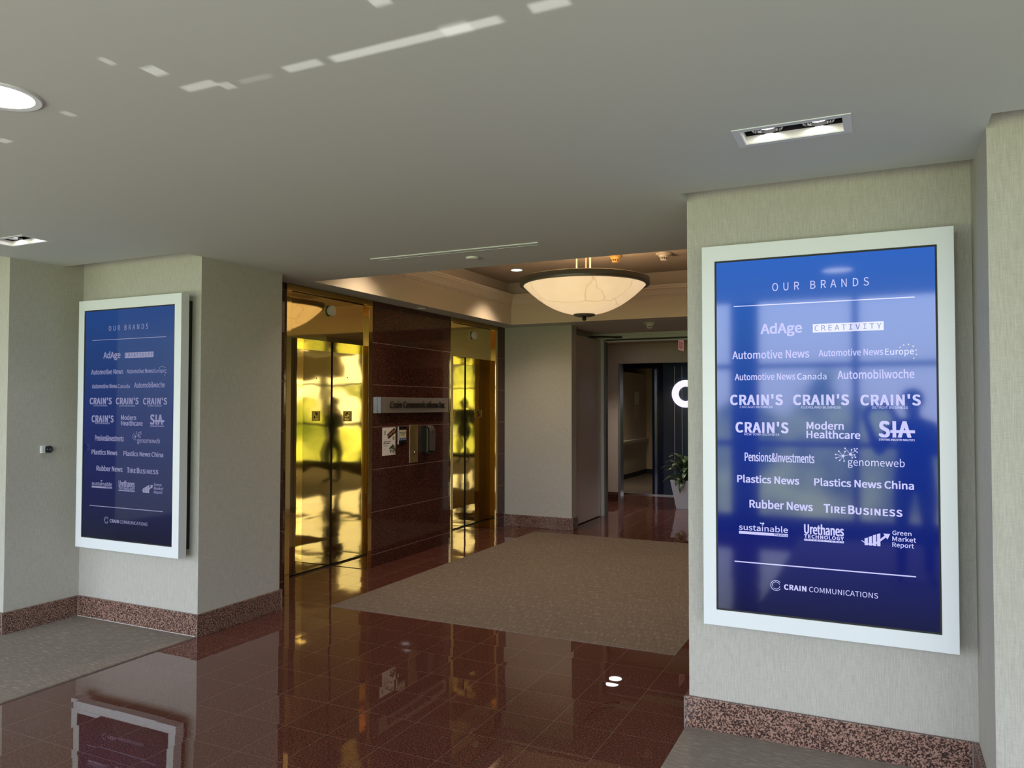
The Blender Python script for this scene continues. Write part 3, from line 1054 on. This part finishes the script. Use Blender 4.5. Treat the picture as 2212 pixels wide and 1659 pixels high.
# ------------------------------------------------------------------ things on the granite between the elevators
t = thing('company_sign', (XE, 6.723, 1.54), 'silver bar sign with dark raised company name between the elevators', 'sign')
MB().box(XE, XE + .042, 6.09, 7.357, 1.463, 1.616).build('panel', simple('brushed_taupe_metal', (0.42, 0.37, 0.34), 0.38, 0.75), t, bevel=0.003)
MB().box(XE + .002, XE + .0445, 6.085, 6.094, 1.4625, 1.6165).build('end_cap', simple('bright_steel_edge', (0.80, 0.82, 0.86), 0.2, 1.0), t)
mb = MB()
text_mesh(mb, 'Crain Communications Inc', 6.232, 1.510, 1.045, 0.066, 'r', lambda u, v, d: (XE + .042 + d, u, v), 0.0, 0.014)
mb.build('lettering', simple('dark_bronze_letters', (0.055, 0.040, 0.032), 0.4, 0.5), t)

PAPER = simple('white_paper', (0.72, 0.66, 0.65), 0.7)
INK = simple('black_ink', (0.02, 0.018, 0.018), 0.6)
t = thing('poster', (XE, 6.28, 1.183), 'white event poster with tilted brown picture and leafy bowl, taped to granite', 'poster')
MB().box(XE, XE + .003, 6.172, 6.392, 1.047, 1.32).build('sheet', PAPER, t)


def yz_poly(mb, pts, x, th=0.0008):
    mb.loft([[(x, a, b) for a, b in pts], [(x + th, a, b) for a, b in pts]])
    return mb


def yz_blob(mb, cy, cz, ry, rz, x, n=14, jit=0.0, th=0.0008):
    return yz_poly(mb, [(cy + ry * math.cos(2 * PI * i / n) * (1 + random.uniform(-jit, jit)), cz + rz * math.sin(2 * PI * i / n) * (1 + random.uniform(-jit, jit))) for i in range(n)], x, th)


px = XE + .003
yz_poly(MB(), [(6.250, 1.252), (6.375, 1.318), (6.391, 1.286), (6.391, 1.262), (6.272, 1.205)], px).build('picture', INK, t)
mb = MB()
for i in range(16):
    a = i / 15
    yz_blob(mb, 6.264 + .118 * a + random.uniform(-.006, .006), 1.238 + .048 * a + random.uniform(-.012, .012), random.uniform(.005, .010), random.uniform(.006, .011), px + .0008 + .0001 * i, 9, .25)
mb.build('picture_snacks', simple('brown_print', (0.28, 0.11, 0.03), 0.6), t)
mb = MB()
for i in range(5):
    yz_blob(mb, 6.275 + .024 * i, 1.243 + .010 * i + random.uniform(-.01, .01), .0045, .005, px + .0028, 8, .2)
mb.build('picture_highlights', simple('orange_print', (0.55, 0.26, 0.06), 0.6), t)
mb = yz_blob(MB(), 6.360, 1.213, .020, .020, px, 14)
mb.build('picture_dip', simple('olive_print', (0.30, 0.27, 0.05), 0.6), t)
mb = MB()
for i in range(34):
    a, r = random.uniform(0, 2 * PI), random.uniform(0, 1) ** .5
    cy, cz = 6.345 + .048 * r * math.cos(a), 1.105 + .048 * r * math.sin(a)
    yz_blob(mb, min(cy, 6.385), cz, random.uniform(.006, .012), random.uniform(.006, .013), px + .00012 * i, 7, .3)
mb.build('picture_leaves', simple('dark_green_print', (0.035, 0.065, 0.020), 0.6), t)
mb = MB()
for i in range(9):
    a, r = random.uniform(0, 2 * PI), random.uniform(0, 1) ** .5
    yz_blob(mb, 6.345 + .034 * r * math.cos(a), 1.105 + .040 * r * math.sin(a), .004, .005, px + .0049, 7, .2)
mb.build('picture_pattern', simple('pale_green_print', (0.35, 0.33, 0.22), 0.6), t)
mb = yz_blob(MB(), 6.213, 1.277, .009, .013, px, 10, .2)
yz_blob(mb, 6.214, 1.255, .010, .008, px, 10, .2)
mb.build('plant_emblem', simple('green_emblem', (0.02, 0.085, 0.035), 0.6), t)
mb = MB()
fp = lambda u, v, d: (px + d, u, v)
text_mesh(mb, 'JOIN US FOR', 6.190, 1.177, 0.120, 0.0095, 'x', fp)
mb.build('heading_line', INK, t)
mb = MB()
text_mesh(mb, 'HOT FOOD', 6.190, 1.160, 0.100, 0.0095, 'x', fp)
mb.build('heading_line', INK, t)
mb = MB()
for z, w in ((1.148, .07), (1.142, .075), (1.136, .06), (1.115, .04), (1.110, .035)):
    yz_poly(mb, [(6.190, z), (6.190 + w, z), (6.190 + w, z - .0022), (6.190, z - .0022)], px, .0004)
mb.build('small_print', simple('grey_ink', (0.30, 0.27, 0.27), 0.6), t)

t = thing('notice_holder', (XE, 6.505, 1.234), 'small black and cream notice in clear stand-off holder, right of the white poster', 'notice')
MB().box(XE, XE + .006, 6.437, 6.445, 1.146, 1.322).build('holder_edge', simple('acrylic_edge', (0.80, 0.82, 0.84), 0.2), t)
MB().box(XE, XE + .012, 6.445, 6.572, 1.146, 1.322).build('holder', MAT['black_gloss'], t, bevel=0.002)
nx = XE + .012
MB().box(nx, nx + .0008, 6.447, 6.570, 1.186, 1.290).build('card', simple('cream_card', (0.55, 0.50, 0.33), 0.6), t)
mb = MB()
fp = lambda u, v, d: (nx + .0008 + d, u, v)
for row in (('HAVE YOUR MEETING', 6.451, 1.262, 0.115), ('IN EQUATION', 6.467, 1.247, 0.085), ('AT 2 PM', 6.482, 1.232, 0.055)):
    mb = MB()
    text_mesh(mb, *row, 0.0075, 'b', fp)
    mb.build('text_line', INK, t)
MB().box(nx + .0008, nx + .0014, 6.447, 6.570, 1.186, 1.212).build('photo_strip', simple('pale_blue_print', (0.32, 0.38, 0.48), 0.6), t)
mb = MB()
for y in (6.456, 6.497, 6.537):
    yz_poly(mb, [(y, 1.189), (y + .026, 1.189), (y + .026, 1.207), (y + .012, 1.210), (y, 1.205)], nx + .0014, .0004)
mb.build('photo_figures', simple('dark_blue_print', (0.03, 0.05, 0.12), 0.6), t)
mb = MB()
text_mesh(mb, 'MEET HERE', 6.458, 1.168, 0.10, 0.0065, 'b', lambda u, v, d: (nx + d, u, v))
mb.build('footer_line', simple('grey_print', (0.45, 0.43, 0.42), 0.6), t)
mb = MB()
text_mesh(mb, 'NOTE', 6.488, 1.302, 0.035, 0.006, 'b', lambda u, v, d: (nx + d, u, v))
mb.build('header_line', simple('grey_print', (0.45, 0.43, 0.42), 0.6), t)

t = thing('elevator_call_plate', (XE, 6.727, 1.14), 'tall brass elevator call plate between notice and black dispenser', 'call panel')
MB().box(XE, XE + .006, 6.650, 6.803, 0.947, 1.337).build('plate', MAT['brass_satin'], t, bevel=0.0015)
b = MB().lathe([(0.0, .016), (.013, .016), (.016, .013), (.016, .006)], (XE, 6.727, 1.045), 24, 'X').build('call_button', MAT['steel'], t)
MB().lathe([(.021, .010), (.021, .006), (.016, .006), (.016, .010)], (XE, 6.727, 1.045), 24, 'X').build('button_ring', MAT['black'], t)

t = thing('soap_dispenser', (XE, 6.955, 1.03), 'black and taupe wall dispenser right of the brass call plate', 'dispenser')
prof = [(0.0, 1.05), (.070, 1.05), (.080, 1.055), (.082, 1.22), (.080, 1.262), (.070, 1.296), (.050, 1.314), (.025, 1.320), (0.0, 1.320)]
MB().loft([[(XE + a, 6.885, b_) for a, b_ in prof], [(XE + a * 1.02, 6.90, b_) for a, b_ in prof], [(XE + a * 1.02, 7.012, b_) for a, b_ in prof], [(XE + a, 7.025, b_) for a, b_ in prof]]).build('body', MAT['black_gloss'], t)
prof = [(.083, 1.060), (.088, 1.060), (.090, 1.22), (.088, 1.266), (.077, 1.302), (.055, 1.321), (.028, 1.327), (.028, 1.322), (.052, 1.316), (.074, 1.297), (.083, 1.262)]
MB().loft([[(XE + a, 6.905, b_) for a, b_ in prof], [(XE + a, 7.008, b_) for a, b_ in prof]]).build('front_cover', simple('taupe_plastic', (0.070, 0.058, 0.052), 0.32), t)
MB().box(XE + .02, XE + .075, 6.91, 7.0, 1.028, 1.05).build('nozzle_housing', MAT['black'], t, bevel=0.004)
yz_poly(MB(), [(6.950, 1.255), (6.957, 1.262), (6.972, 1.280), (6.976, 1.276), (6.960, 1.254), (6.954, 1.248)], XE + .0895, .0012).build('emblem', MAT['black'], t)

# ------------------------------------------------------------------ bowl pendant
t = thing('bowl_pendant_lamp', (XC, 6.71, 3.07), 'large veined alabaster bowl lamp with dark bronze rim hanging in the lobby', 'pendant lamp')
LC = (XC, 6.71, 0)
R0, ZR, ZB = 0.570, 2.655, 2.385
prof = []
for i in range(17):
    a = i / 16
    r = 0.085 + (R0 - 0.085) * a
    zz = ZB + (ZR - ZB) * (0.70 * a ** 2.15 + 0.30 * a ** 1.2)
    prof.append((r, zz))
MB().lathe(prof, LC, 72).build('bowl', MAT['bowl'], t, smooth=True)
MB().lathe([(R0 - .012, ZR - .004), (R0 + .004, ZR - .008), (R0 + .030, ZR - .004), (R0 + .034, ZR + .012), (R0 + .030, ZR + .052), (R0 + .012, ZR + .060), (R0 - .020, ZR + .056), (R0 - .012, ZR - .004)], LC, 72).build('rim', MAT['bronze'], t, smooth=False)
MB().lathe([(0.0, ZB - .018), (.070, ZB - .020), (.098, ZB - .012), (.103, ZB - .004), (.098, ZB + .004), (.06, ZB + .008), (0.0, ZB + .008)], LC, 40).build('finial_plate', MAT['bronze'], t, smooth=False)
MB().lathe([(0.0, ZB - .060), (.010, ZB - .058), (.018, ZB - .050), (.0205, ZB - .041), (.018, ZB - .031), (.010, ZB - .023), (.007, ZB - .018), (.007, ZB - .012)], LC, 24).build('finial', MAT['black_gloss'], t, smooth=True)
for k in range(3):
    a = math.radians(62.6 + 120 * k)
    cx, cy = XC + .075 * math.cos(a), 6.71 + .075 * math.sin(a)
    MB().cyl((cx, cy, ZB + .004), (cx, cy, 3.07), 0.008).build('hanging_rod', simple('cream_rod', (0.62, 0.55, 0.44), 0.4), t)
MB().lathe([(0.0, 3.045), (.13, 3.045), (.14, 3.055), (.14, 3.07)], LC, 32).build('canopy', MAT['cream'], t)
point_light('bowl_lamp_light', (XC, 6.71, 2.60), 34, (1.0, 0.80, 0.55), 0.12)

# ------------------------------------------------------------------ downlights


def downlight(x, y, z, r, warm, label, group, power, angle=1.9, blend=0.8):
    t = thing('recessed_downlight', (x, y, z), label, 'ceiling light', group)
    MB().lathe([(r, 0.0), (r, -.003), (r * .97, -.006), (r * .82, -.004), (r * .80, -.002), (r * .80, 0.0)], (x, y, z), 40).build('trim_ring', MAT['white_metal'], t)
    MB().lathe([(0.0, -.0035), (r * .81, -.0035), (r * .81, -.001), (0, -.001)], (x, y, z), 40).build('lens', MAT['lamp_warm'] if warm else MAT['lamp_white'], t)
    spot_light('downlight_beam', (x, y, z - .012), (x, y, 0), power, (1.0, 0.80, 0.56) if warm else (1.0, 0.95, 0.86), angle, blend, r * .7)
    return t


G1 = 'round downlights in the front ceiling'
downlight(-2.55, 1.49, H, 0.125, False, 'large round downlight at the left edge of the front ceiling', G1, 14)
downlight(-0.27, 1.13, H, 0.125, False, 'round downlight mirrored at the top of the right screen', G1, 10)
G2 = 'small warm downlights in the tray ceiling'
downlight(-3.69, 7.82, 3.07, 0.075, True, 'small warm downlight in the tray ceiling left of the bowl lamp', G2, 110)
downlight(-3.69, 5.45, 3.07, 0.075, True, 'small warm downlight in the tray ceiling above the nearer elevator', G2, 110)
downlight(-1.25, 7.82, 3.07, 0.075, True, 'small warm downlight in the tray ceiling at its back right corner', G2, 90)
downlight(-1.25, 5.45, 3.07, 0.075, True, 'small warm downlight in the tray ceiling at its front right corner', G2, 90)
downlight(-3.55, 10.90, 2.52, 0.115, False, 'round downlight in the room behind the wide doorway, mirrored in the floor', None, 110)

# twin spotlights in rectangular recesses
for (x, y), lab in zip(SPOTS, ('recessed twin spotlight in the ceiling above the right screen', 'recessed twin spotlight in the ceiling at the left edge')):
    t = thing('twin_spotlight', (x, y, H), lab, 'ceiling light', 'recessed twin spotlights')
    ox, oy, ix, iy = .199, .0985, .172, .072
    mb = MB()
    mb.box(x - ox, x - ix, y - oy, y + oy, H - .003, H).box(x + ix, x + ox, y - oy, y + oy, H - .003, H)
    mb.box(x - ix, x + ix, y - oy, y - iy, H - .003, H).box(x - ix, x + ix, y + iy, y + oy, H - .003, H)
    mb.build('trim_frame', MAT['white_metal'], t)
    MB().rect_ring(x - ix, x + ix, y - iy, y + iy, [(0.0, H), (.002, H), (.002, H + .028), (0.0, H + .028)]).build('reflector_rim', simple('gloss_white_rim', (0.92, 0.90, 0.87), 0.35), t)
    MB().rect_ring(x - ix, x + ix, y - iy, y + iy, [(0.0, H + .028), (.003, H + .028), (.003, H + .13), (0.0, H + .13)]).box(x - ix, x + ix, y - iy, y + iy, H + .115, H + .13).build('housing', MAT['black'], t)
    for dx in (-.088, .088):
        lm = MB().lathe([(.050, .030), (.0535, .026), (.056, .028), (.056, .09), (.046, .09)], (x + dx, y + .020, H), 32).build('lamp_holder', MAT['black_gloss'], t)
        MB().lathe([(0.0, .034), (.030, .036), (.037, .042), (.037, .05), (0.0, .05)], (x + dx, y + .020, H), 28).build('lamp', MAT['lamp_white'], lm)
        spot_light('twin_spot_beam', (x + dx, y + .02, H + .030), (x + dx, y + .25, 0), 9, (1.0, 0.95, 0.87), 1.5, 0.7, .03)
    for dx in (-.135, 0.0, .135):
        MB().cyl((x + dx, y + .045, H + .085), (x + dx, y + .045, H + .10), .004).build('screw', MAT['steel'], t)

# air slot, covers, detectors
t = thing('air_diffuser', (-2.49, 4.302, H), 'long narrow linear air slot in the ceiling before the lobby', 'air vent')
mb = MB()
mb.box(-3.112, -1.870, 4.264, 4.280, H - .006, H).box(-3.112, -1.870, 4.328, 4.340, H - .004, H)
mb.box(-3.112, -3.085, 4.280, 4.328, H - .004, H).box(-1.897, -1.870, 4.280, 4.328, H - .004, H)
mb.build('frame', MAT['paint'], t)
MB().box(-3.085, -1.897, 4.299, 4.311, H - .003, H).build('centre_bar', MAT['paint'], t)
MB().box(-3.085, -1.897, 4.280, 4.328, H - .001, H + .0).build('slot', MAT['black'], t)
o = MB().lathe([(0, -.014), (.036, -.014), (.043, -.010), (.044, 0)], (-2.465, 4.525, H), 32).build('sprinkler_cover', MAT['white_plastic'])
tag(o, 'flat white round cover on the ceiling between air slot and coffer edge', 'ceiling cover')
o = MB().lathe([(0, -.010), (.040, -.010), (.046, -.006), (.047, 0)], (-4.25, 6.70, H), 32).build('sprinkler_cover', MAT['white_plastic'])
tag(o, 'flat pale round cover on the soffit above the company sign', 'ceiling cover')


def detector(x, y, z, mat, label, s=1.0, skirt=0.075):
    t = thing('smoke_detector', (x, y, z), label, 'smoke detector')
    MB().lathe([(skirt * s, 0), (skirt * s, -.006 * s), (.062 * s, -.014 * s), (.050 * s, -.018 * s), (.046 * s, -.030 * s), (.038 * s, -.038 * s), (.034 * s, -.040 * s)], (x, y, z), 32).build('base', mat, t)
    MB().lathe([(.026 * s, -.040 * s), (.026 * s, -.054 * s)], (x, y, z), 32).build('chamber', MAT['black'], t)
    for k in range(8):
        a = 2 * PI * k / 8
        MB().cyl((x + .029 * s * math.cos(a), y + .029 * s * math.sin(a), z - .038 * s), (x + .028 * s * math.cos(a), y + .028 * s * math.sin(a), z - .056 * s), .0045 * s, seg=8).build('vent_fin', mat, t)
    MB().lathe([(.034 * s, -.040 * s), (0.0, -.040 * s)], (x, y, z), 32).build('chamber_top', mat, t)
    MB().lathe([(.033 * s, -.054 * s), (.031 * s, -.062 * s), (.018 * s, -.068 * s), (0, -.068 * s)], (x, y, z), 32).build('cap', mat, t)


YELLOW = simple('yellowed_plastic', (0.60, 0.37, 0.10), 0.45)
CREAMP = simple('cream_plastic', (0.66, 0.58, 0.46), 0.45)
detector(-2.425, 7.50, 3.07, YELLOW, 'yellow smoke detector on the tray ceiling right of the lamp rods', 1.05, .060)
detector(-1.945, 7.60, 3.07, CREAMP, 'cream smoke detector on the tray ceiling beside the yellow one', 1.1)
detector(-2.49, 9.05, H, MAT['white_plastic'], 'white smoke detector on the low ceiling before the wide doorway', 1.05)

# thermostat on the left return wall
t = thing('thermostat', (-5.30, 3.46, 1.223), 'small white wall control with black round dial beside the left screen', 'thermostat')
MB().box(-5.30, -5.283, 3.423, 3.452, 1.199, 1.251).build('housing', MAT['white_metal'], t, bevel=0.002)
MB().box(-5.30, -5.291, 3.452, 3.500, 1.199, 1.251).build('back_plate', simple('clear_grey_plastic', (0.33, 0.33, 0.32), 0.25), t, bevel=0.002)
MB().lathe([(0.0, .028), (.018, .028), (.0235, .024), (.0245, .010), (.0245, .005)], (-5.296, 3.478, 1.225), 32, 'X').build('dial', MAT['black_gloss'], t)
MB().lathe([(0.0, .0005), (.0130, .0005), (.0130, 0.0)], (-5.268, 3.478, 1.225), 24, 'X').build('display', simple('dim_display', (0.035, 0.045, 0.075), 0.2), t)
mb = MB()
for z in (1.211, 1.225, 1.238):
    mb.box(-5.2832, -5.2822, 3.439, 3.4415, z - .004, z + .004)
mb.build('vent_slot', MAT['black'], t)

# ------------------------------------------------------------------ back: door leaf, closer, exit sign, glowing letter, plant, notice
t = thing('fire_door', (-3.53, 9.65, 0), 'taupe painted fire door standing open flat against the wall behind the linen wall', 'door')
MB().box(-3.565, -3.515, 9.105, 10.185, 0.012, 2.448).build('door_leaf', MAT['door_paint'], t, bevel=0.002)
for z in (0.42, 1.05, 1.65, 2.25):
    MB().cyl((-3.514, 9.122, z - .006), (-3.5135, 9.122, z + .006), .004, seg=8).build('rivet', MAT['steel'], t)
MB().box(-3.567, -3.5145, 9.100, 9.108, 0.012, 2.448).build('edge_strip', MAT['steel'], t)
arm = MB().cyl((-3.535, 9.80, 2.462), (-3.41, 10.02, 2.480), .011, seg=8)
arm.build('closer_arm', MAT['black'], t)
MB().cyl((-3.41, 10.02, 2.480), (-3.25, 10.17, 2.478), .011, seg=8).build('closer_arm', MAT['black'], t)
MB().box(-3.29, -3.20, 10.155, 10.19, 2.466, 2.492).build('closer_bracket', MAT['black'], t)

t = thing('exit_sign', (-2.58, 11.08, 2.52), 'small red lettered exit sign hanging edge-on beyond the doorway', 'exit sign')
MB().box(-2.605, -2.575, 10.92, 11.24, 2.49, 2.52).build('canopy', MAT['frame_paint'], t)
MB().box(-2.594, -2.586, 10.925, 11.235, 2.335, 2.49).build('panel', simple('pink_acrylic', (0.72, 0.44, 0.40), 0.2, emit=(0.30, 0.15, 0.13), estr=0.6), t)
mb = MB()
text_mesh(mb, 'EXIT', 10.945, 2.362, 0.25, 0.095, 'r', lambda u, v, d: (-2.586 + d, u, v), 0.0, 0.002)
mb.build('lettering', Mat('red_letters').set(color=(0.42, 0.05, 0.05), rough=0.3, emit=(0.5, 0.03, 0.03), estr=0.12).m, t)

RC = (-2.948, 12.93, 1.735)
mb = MB()
ra, rb = 0.232, 0.122
n = 56
a0, a1 = math.radians(48), math.radians(312)
rings = []
for i in range(n + 1):
    a = a0 + (a1 - a0) * i / n
    c, s_ = math.cos(a), math.sin(a)
    rings.append([(RC[0] + ra * c, RC[1] - .02, RC[2] + ra * s_), (RC[0] + rb * c, RC[1] - .02, RC[2] + rb * s_), (RC[0] + rb * c, RC[1] + .018, RC[2] + rb * s_), (RC[0] + ra * c, RC[1] + .018, RC[2] + ra * s_)])
mb.loft(rings)
o = mb.build('illuminated_letter', emitter('letter_glow', (0.86, 0.82, 1.0), 1.05))
tag(o, 'glowing white round letter on the dark blue glass wall, half hidden by the pier', 'letter sign')

t = thing('potted_plant', (-2.60, 11.56, 0), 'leafy green potted plant in a tapered pale planter behind the right pier', 'plant')
pb, pt, ph = 0.150, 0.225, 0.43
MB().loft([[(-2.60 + sx * w, 11.56 + sy * w, z) for sx, sy in ((-1, -1), (1, -1), (1, 1), (-1, 1))] for w, z in ((pb, 0), (pt, ph), (pt - .02, ph), (pt - .03, ph - .05))], close_ends=True).build('planter', simple('pale_planter', (0.62, 0.62, 0.64), 0.45), t, bevel=0.004)
LEAF = Mat('variegated_leaf')
co = LEAF.n('ShaderNodeTexCoord')
uvn = LEAF.n('ShaderNodeTexNoise', ins={'Scale': 26.0, 'Detail': 3.0})
LEAF.l(co.outputs['Object'], uvn.inputs['Vector'])
LEAF.base(LEAF.ramp(uvn.outputs['Fac'], [(0.40, (0.018, 0.045, 0.014)), (0.54, (0.045, 0.085, 0.028)), (0.62, (0.25, 0.27, 0.13))]))
LEAF.set(rough=0.4)


def leaf(name, base, az, tilt, length, width, parent):
    """a lance-shaped leaf with a folded midrib that arches over"""
    mb = MB()
    rows = []
    pos = Vector(base)
    ang = tilt
    d = Vector((math.cos(az), math.sin(az), 0))
    side = Vector((-math.sin(az), math.cos(az), 0))
    n = 9
    for i in range(n + 1):
        a = i / n
        w = width * (math.sin(PI * min(1, a * .93 + .05)) ** .8) * (1 if a < .97 else .2)
        upv = Vector((0, 0, 1)) * math.cos(ang) - d * math.sin(ang)
        rows.append([tuple(pos - side * w / 2 + upv * w * .14), tuple(pos), tuple(pos + side * w / 2 + upv * w * .14)])
        pos = pos + (d * math.cos(ang) + Vector((0, 0, 1)) * math.sin(ang)) * (length / n)
        ang -= 2.0 * (length / n) / .36 * (0.35 + a)
    mb.loft(rows, close_ends=False, closed=False)
    o = mb.build(name, LEAF.m, parent, smooth=True)
    sol = o.modifiers.new('thickness', 'SOLIDIFY')
    sol.thickness = 0.002
    return o


for i in range(44):
    az = i * 2.39996 + random.uniform(-.2, .2)
    lvl = i / 44
    r = .015 + .05 * random.random()
    leaf('leaf', (-2.60 + r * math.cos(az), 11.56 + r * math.sin(az), ph - .03 + .16 * lvl), az, .25 + 1.05 * lvl + random.uniform(-.1, .15), random.uniform(.34, .46), random.uniform(.075, .105), t)
for i in range(6):
    a = i * 1.05
    MB().cyl((-2.60 + .05 * math.cos(a), 11.56 + .05 * math.sin(a), ph - .06), (-2.60 + .03 * math.cos(a), 11.56 + .03 * math.sin(a), ph + .16), .008, seg=8).build('stem', simple('plant_stem', (0.08, 0.10, 0.03), 0.6), t)

o = MB().box(-4.8, -4.796, 16.19, 16.52, 1.55, 1.84).build('wall_notice', simple('pale_print', (0.70, 0.74, 0.74), 0.6, emit=(0.6, 0.65, 0.65), estr=0.0))
tag(o, 'upper white notice on the far corridor wall', 'notice')
o = MB().box(-4.8, -4.796, 16.19, 16.52, 1.25, 1.535).build('wall_notice', simple('beige_print', (0.52, 0.45, 0.38), 0.6))
tag(o, 'lower beige notice on the far corridor wall', 'notice')

# unseen downlights added to light the rooms behind
downlight(-4.45, 13.9, 2.42, 0.075, True, 'unseen downlight added for the warm glow in the far corridor', None, 130, 2.6)
downlight(-1.4, 11.1, 2.52, 0.075, False, 'unseen downlight added behind the right pier to light the back room', None, 170)

# ------------------------------------------------------------------ the person taking the picture, seen only in the mirrors and screens
SKIN = simple('skin', (0.52, 0.33, 0.25), 0.5)
SHIRT = simple('dark_navy_jacket', (0.020, 0.024, 0.040), 0.8)
TROUSERS = simple('charcoal_trousers', (0.025, 0.025, 0.028), 0.8)
SHOE = simple('black_shoe_leather', (0.012, 0.012, 0.012), 0.35)
HAIR = simple('dark_brown_hair', (0.030, 0.018, 0.012), 0.6)
person = thing('person', (0.27, -0.42, 0), 'person in dark jacket and trousers holding up a phone, mirrored in the right screen', 'person')


def skinned(name, verts, edges, radii, mats, parent, levels=2, root=0):
    me = bpy.data.meshes.new(name)
    me.from_pydata(verts, edges, [])
    o = link(name, me, mats, parent)
    o.modifiers.new('skin', 'SKIN').use_smooth_shade = True
    for v, r in zip(me.skin_vertices[0].data, radii):
        v.radius = (r, r) if not isinstance(r, tuple) else r
    me.skin_vertices[0].data[root].use_root = True
    sub = o.modifiers.new('subdivision', 'SUBSURF')
    sub.levels = sub.render_levels = levels
    # bake to one continuous mesh so that clothing colours can follow the body
    dg = bpy.context.evaluated_depsgraph_get()
    dg.update()
    m2 = bpy.data.meshes.new_from_object(o.evaluated_get(dg))
    o.modifiers.clear()
    o.data = m2
    bpy.data.meshes.remove(me)
    m2.name = name
    for p in m2.polygons:
        p.use_smooth = True
    return o


bx, by = 0.27, -0.42
V, E_, Rr = [], [], []


def joint(p, r, link_to=None):
    V.append(p)
    Rr.append(r)
    if link_to is not None:
        E_.append((link_to, len(V) - 1))
    return len(V) - 1


pel = joint((bx, by, .93), (.165, .115))
wst = joint((bx, by + .005, 1.07), (.145, .105), pel)
chs = joint((bx, by + .01, 1.24), (.165, .115), wst)
upc = joint((bx, by, 1.36), (.120, .085), chs)
nek = joint((bx, by + .015, 1.43), .055, upc)
chin = joint((bx - .01, by + .045, 1.50), .062, nek)
skull = joint((bx - .01, by + .030, 1.575), (.078, .092), chin)
crown = joint((bx - .01, by + .020, 1.645), (.060, .072), skull)
hands = []
for sx in (-1, 1):
    hip = joint((bx + sx * .09, by, .86), .098, pel)
    knee = joint((bx + sx * .105, by + .02, .48), .062, hip)
    ank = joint((bx + sx * .11, by - .01, .085), .042, knee)
    heel = joint((bx + sx * .115, by + .02, .058), .040, ank)
    toe = joint((bx + sx * .13, by + .17, .046), .030, heel)
    sh = joint((bx + sx * .18, by - .005, 1.345), .062, upc)
    elb = joint((bx + sx * .235 - .05, by + .10, 1.11), .045, sh)
    hx = 0.0 + sx * .078
    wr = joint((hx + sx * .035, -.085, 1.445), .029, elb)
    pm = joint((hx + sx * .014, -.040, 1.500), (.034, .022), wr)
    hands.append((sx, hx, pm))
    for i in range(4):      # fingers wrap behind and over the long edges of the phone
        ln = (.062, .070, .066, .052)[i]
        k1 = joint((hx + sx * .010, -.012 + .006 * i, 1.502 + .017 * i), .0095, pm)
        k2 = joint((hx - sx * .004, .004, 1.500 + .018 * i), .0088, k1)
        joint((hx - sx * (.004 + ln * .30), .003, 1.503 + .018 * i), .0075, k2)
    t1 = joint((hx + sx * .002, -.052, 1.522), .012, pm)
    joint((hx - sx * .026, -.034, 1.540), .0095, t1)
body = skinned('body', V, E_, Rr, [SKIN, SHIRT, TROUSERS, SHOE], person)
for p in body.data.polygons:
    c = p.center
    if c.z < .075:
        p.material_index = 3
    elif c.z < .95:
        p.material_index = 2
    elif c.z < 1.435 and c.y < -.10:
        p.material_index = 1
# face and hair
MB().lathe([(0.0, .014), (.008, .012), (.012, 0.0)], (bx - .01, by + .118, 1.545), 12, 'Y').build('nose', SKIN, person, smooth=True)
for sx in (-1, 1):
    MB().lathe([(0.0, .006), (.009, .004), (.011, 0.0)], (bx - .01 + sx * .031, by + .106, 1.578), 12, 'Y').build('eye', simple('eye_white_brown', (0.12, 0.09, 0.07), 0.2), person, smooth=True)
    MB().lathe([(0.0, .012), (.020, .008), (.024, 0.0), (.016, -.008)], (bx - .01 + sx * .080, by + .025, 1.562), 14, 'X').build('ear', SKIN, person, smooth=True)
MB().box(bx - .034, bx + .014, by + .098, by + .106, 1.514, 1.521).build('mouth', simple('lips', (0.35, 0.14, 0.12), 0.5), person, bevel=.003)
hm = MB()
hm.lathe([(0.0, .098), (.045, .088), (.078, .060), (.092, .020), (.092, -.020), (.080, -.050)], (bx - .01, by + .008, 1.598), 28)
hair = hm.build('hair', HAIR, person, smooth=True)
ph_ = thing('smartphone', (0.0, -0.014, 1.535), 'black smartphone held up in both hands, mirrored in the right screen', 'phone')
MB().box(-.064, .064, -.022, -.014, 1.504, 1.568).build('case', MAT['black_gloss'], ph_, bevel=.003)
MB().box(-.060, .060, -.0228, -.0221, 1.508, 1.564).build('display', simple('lit_phone_display', (0.02, 0.02, 0.02), 0.1, emit=(0.5, 0.45, 0.4), estr=0.5), ph_)
MB().lathe([(.009, .0), (.009, .0016), (.006, .0016), (0.0, .0006)], (.052, -.014, 1.553), 16, 'Y').build('lens_ring', MAT['steel'], ph_)
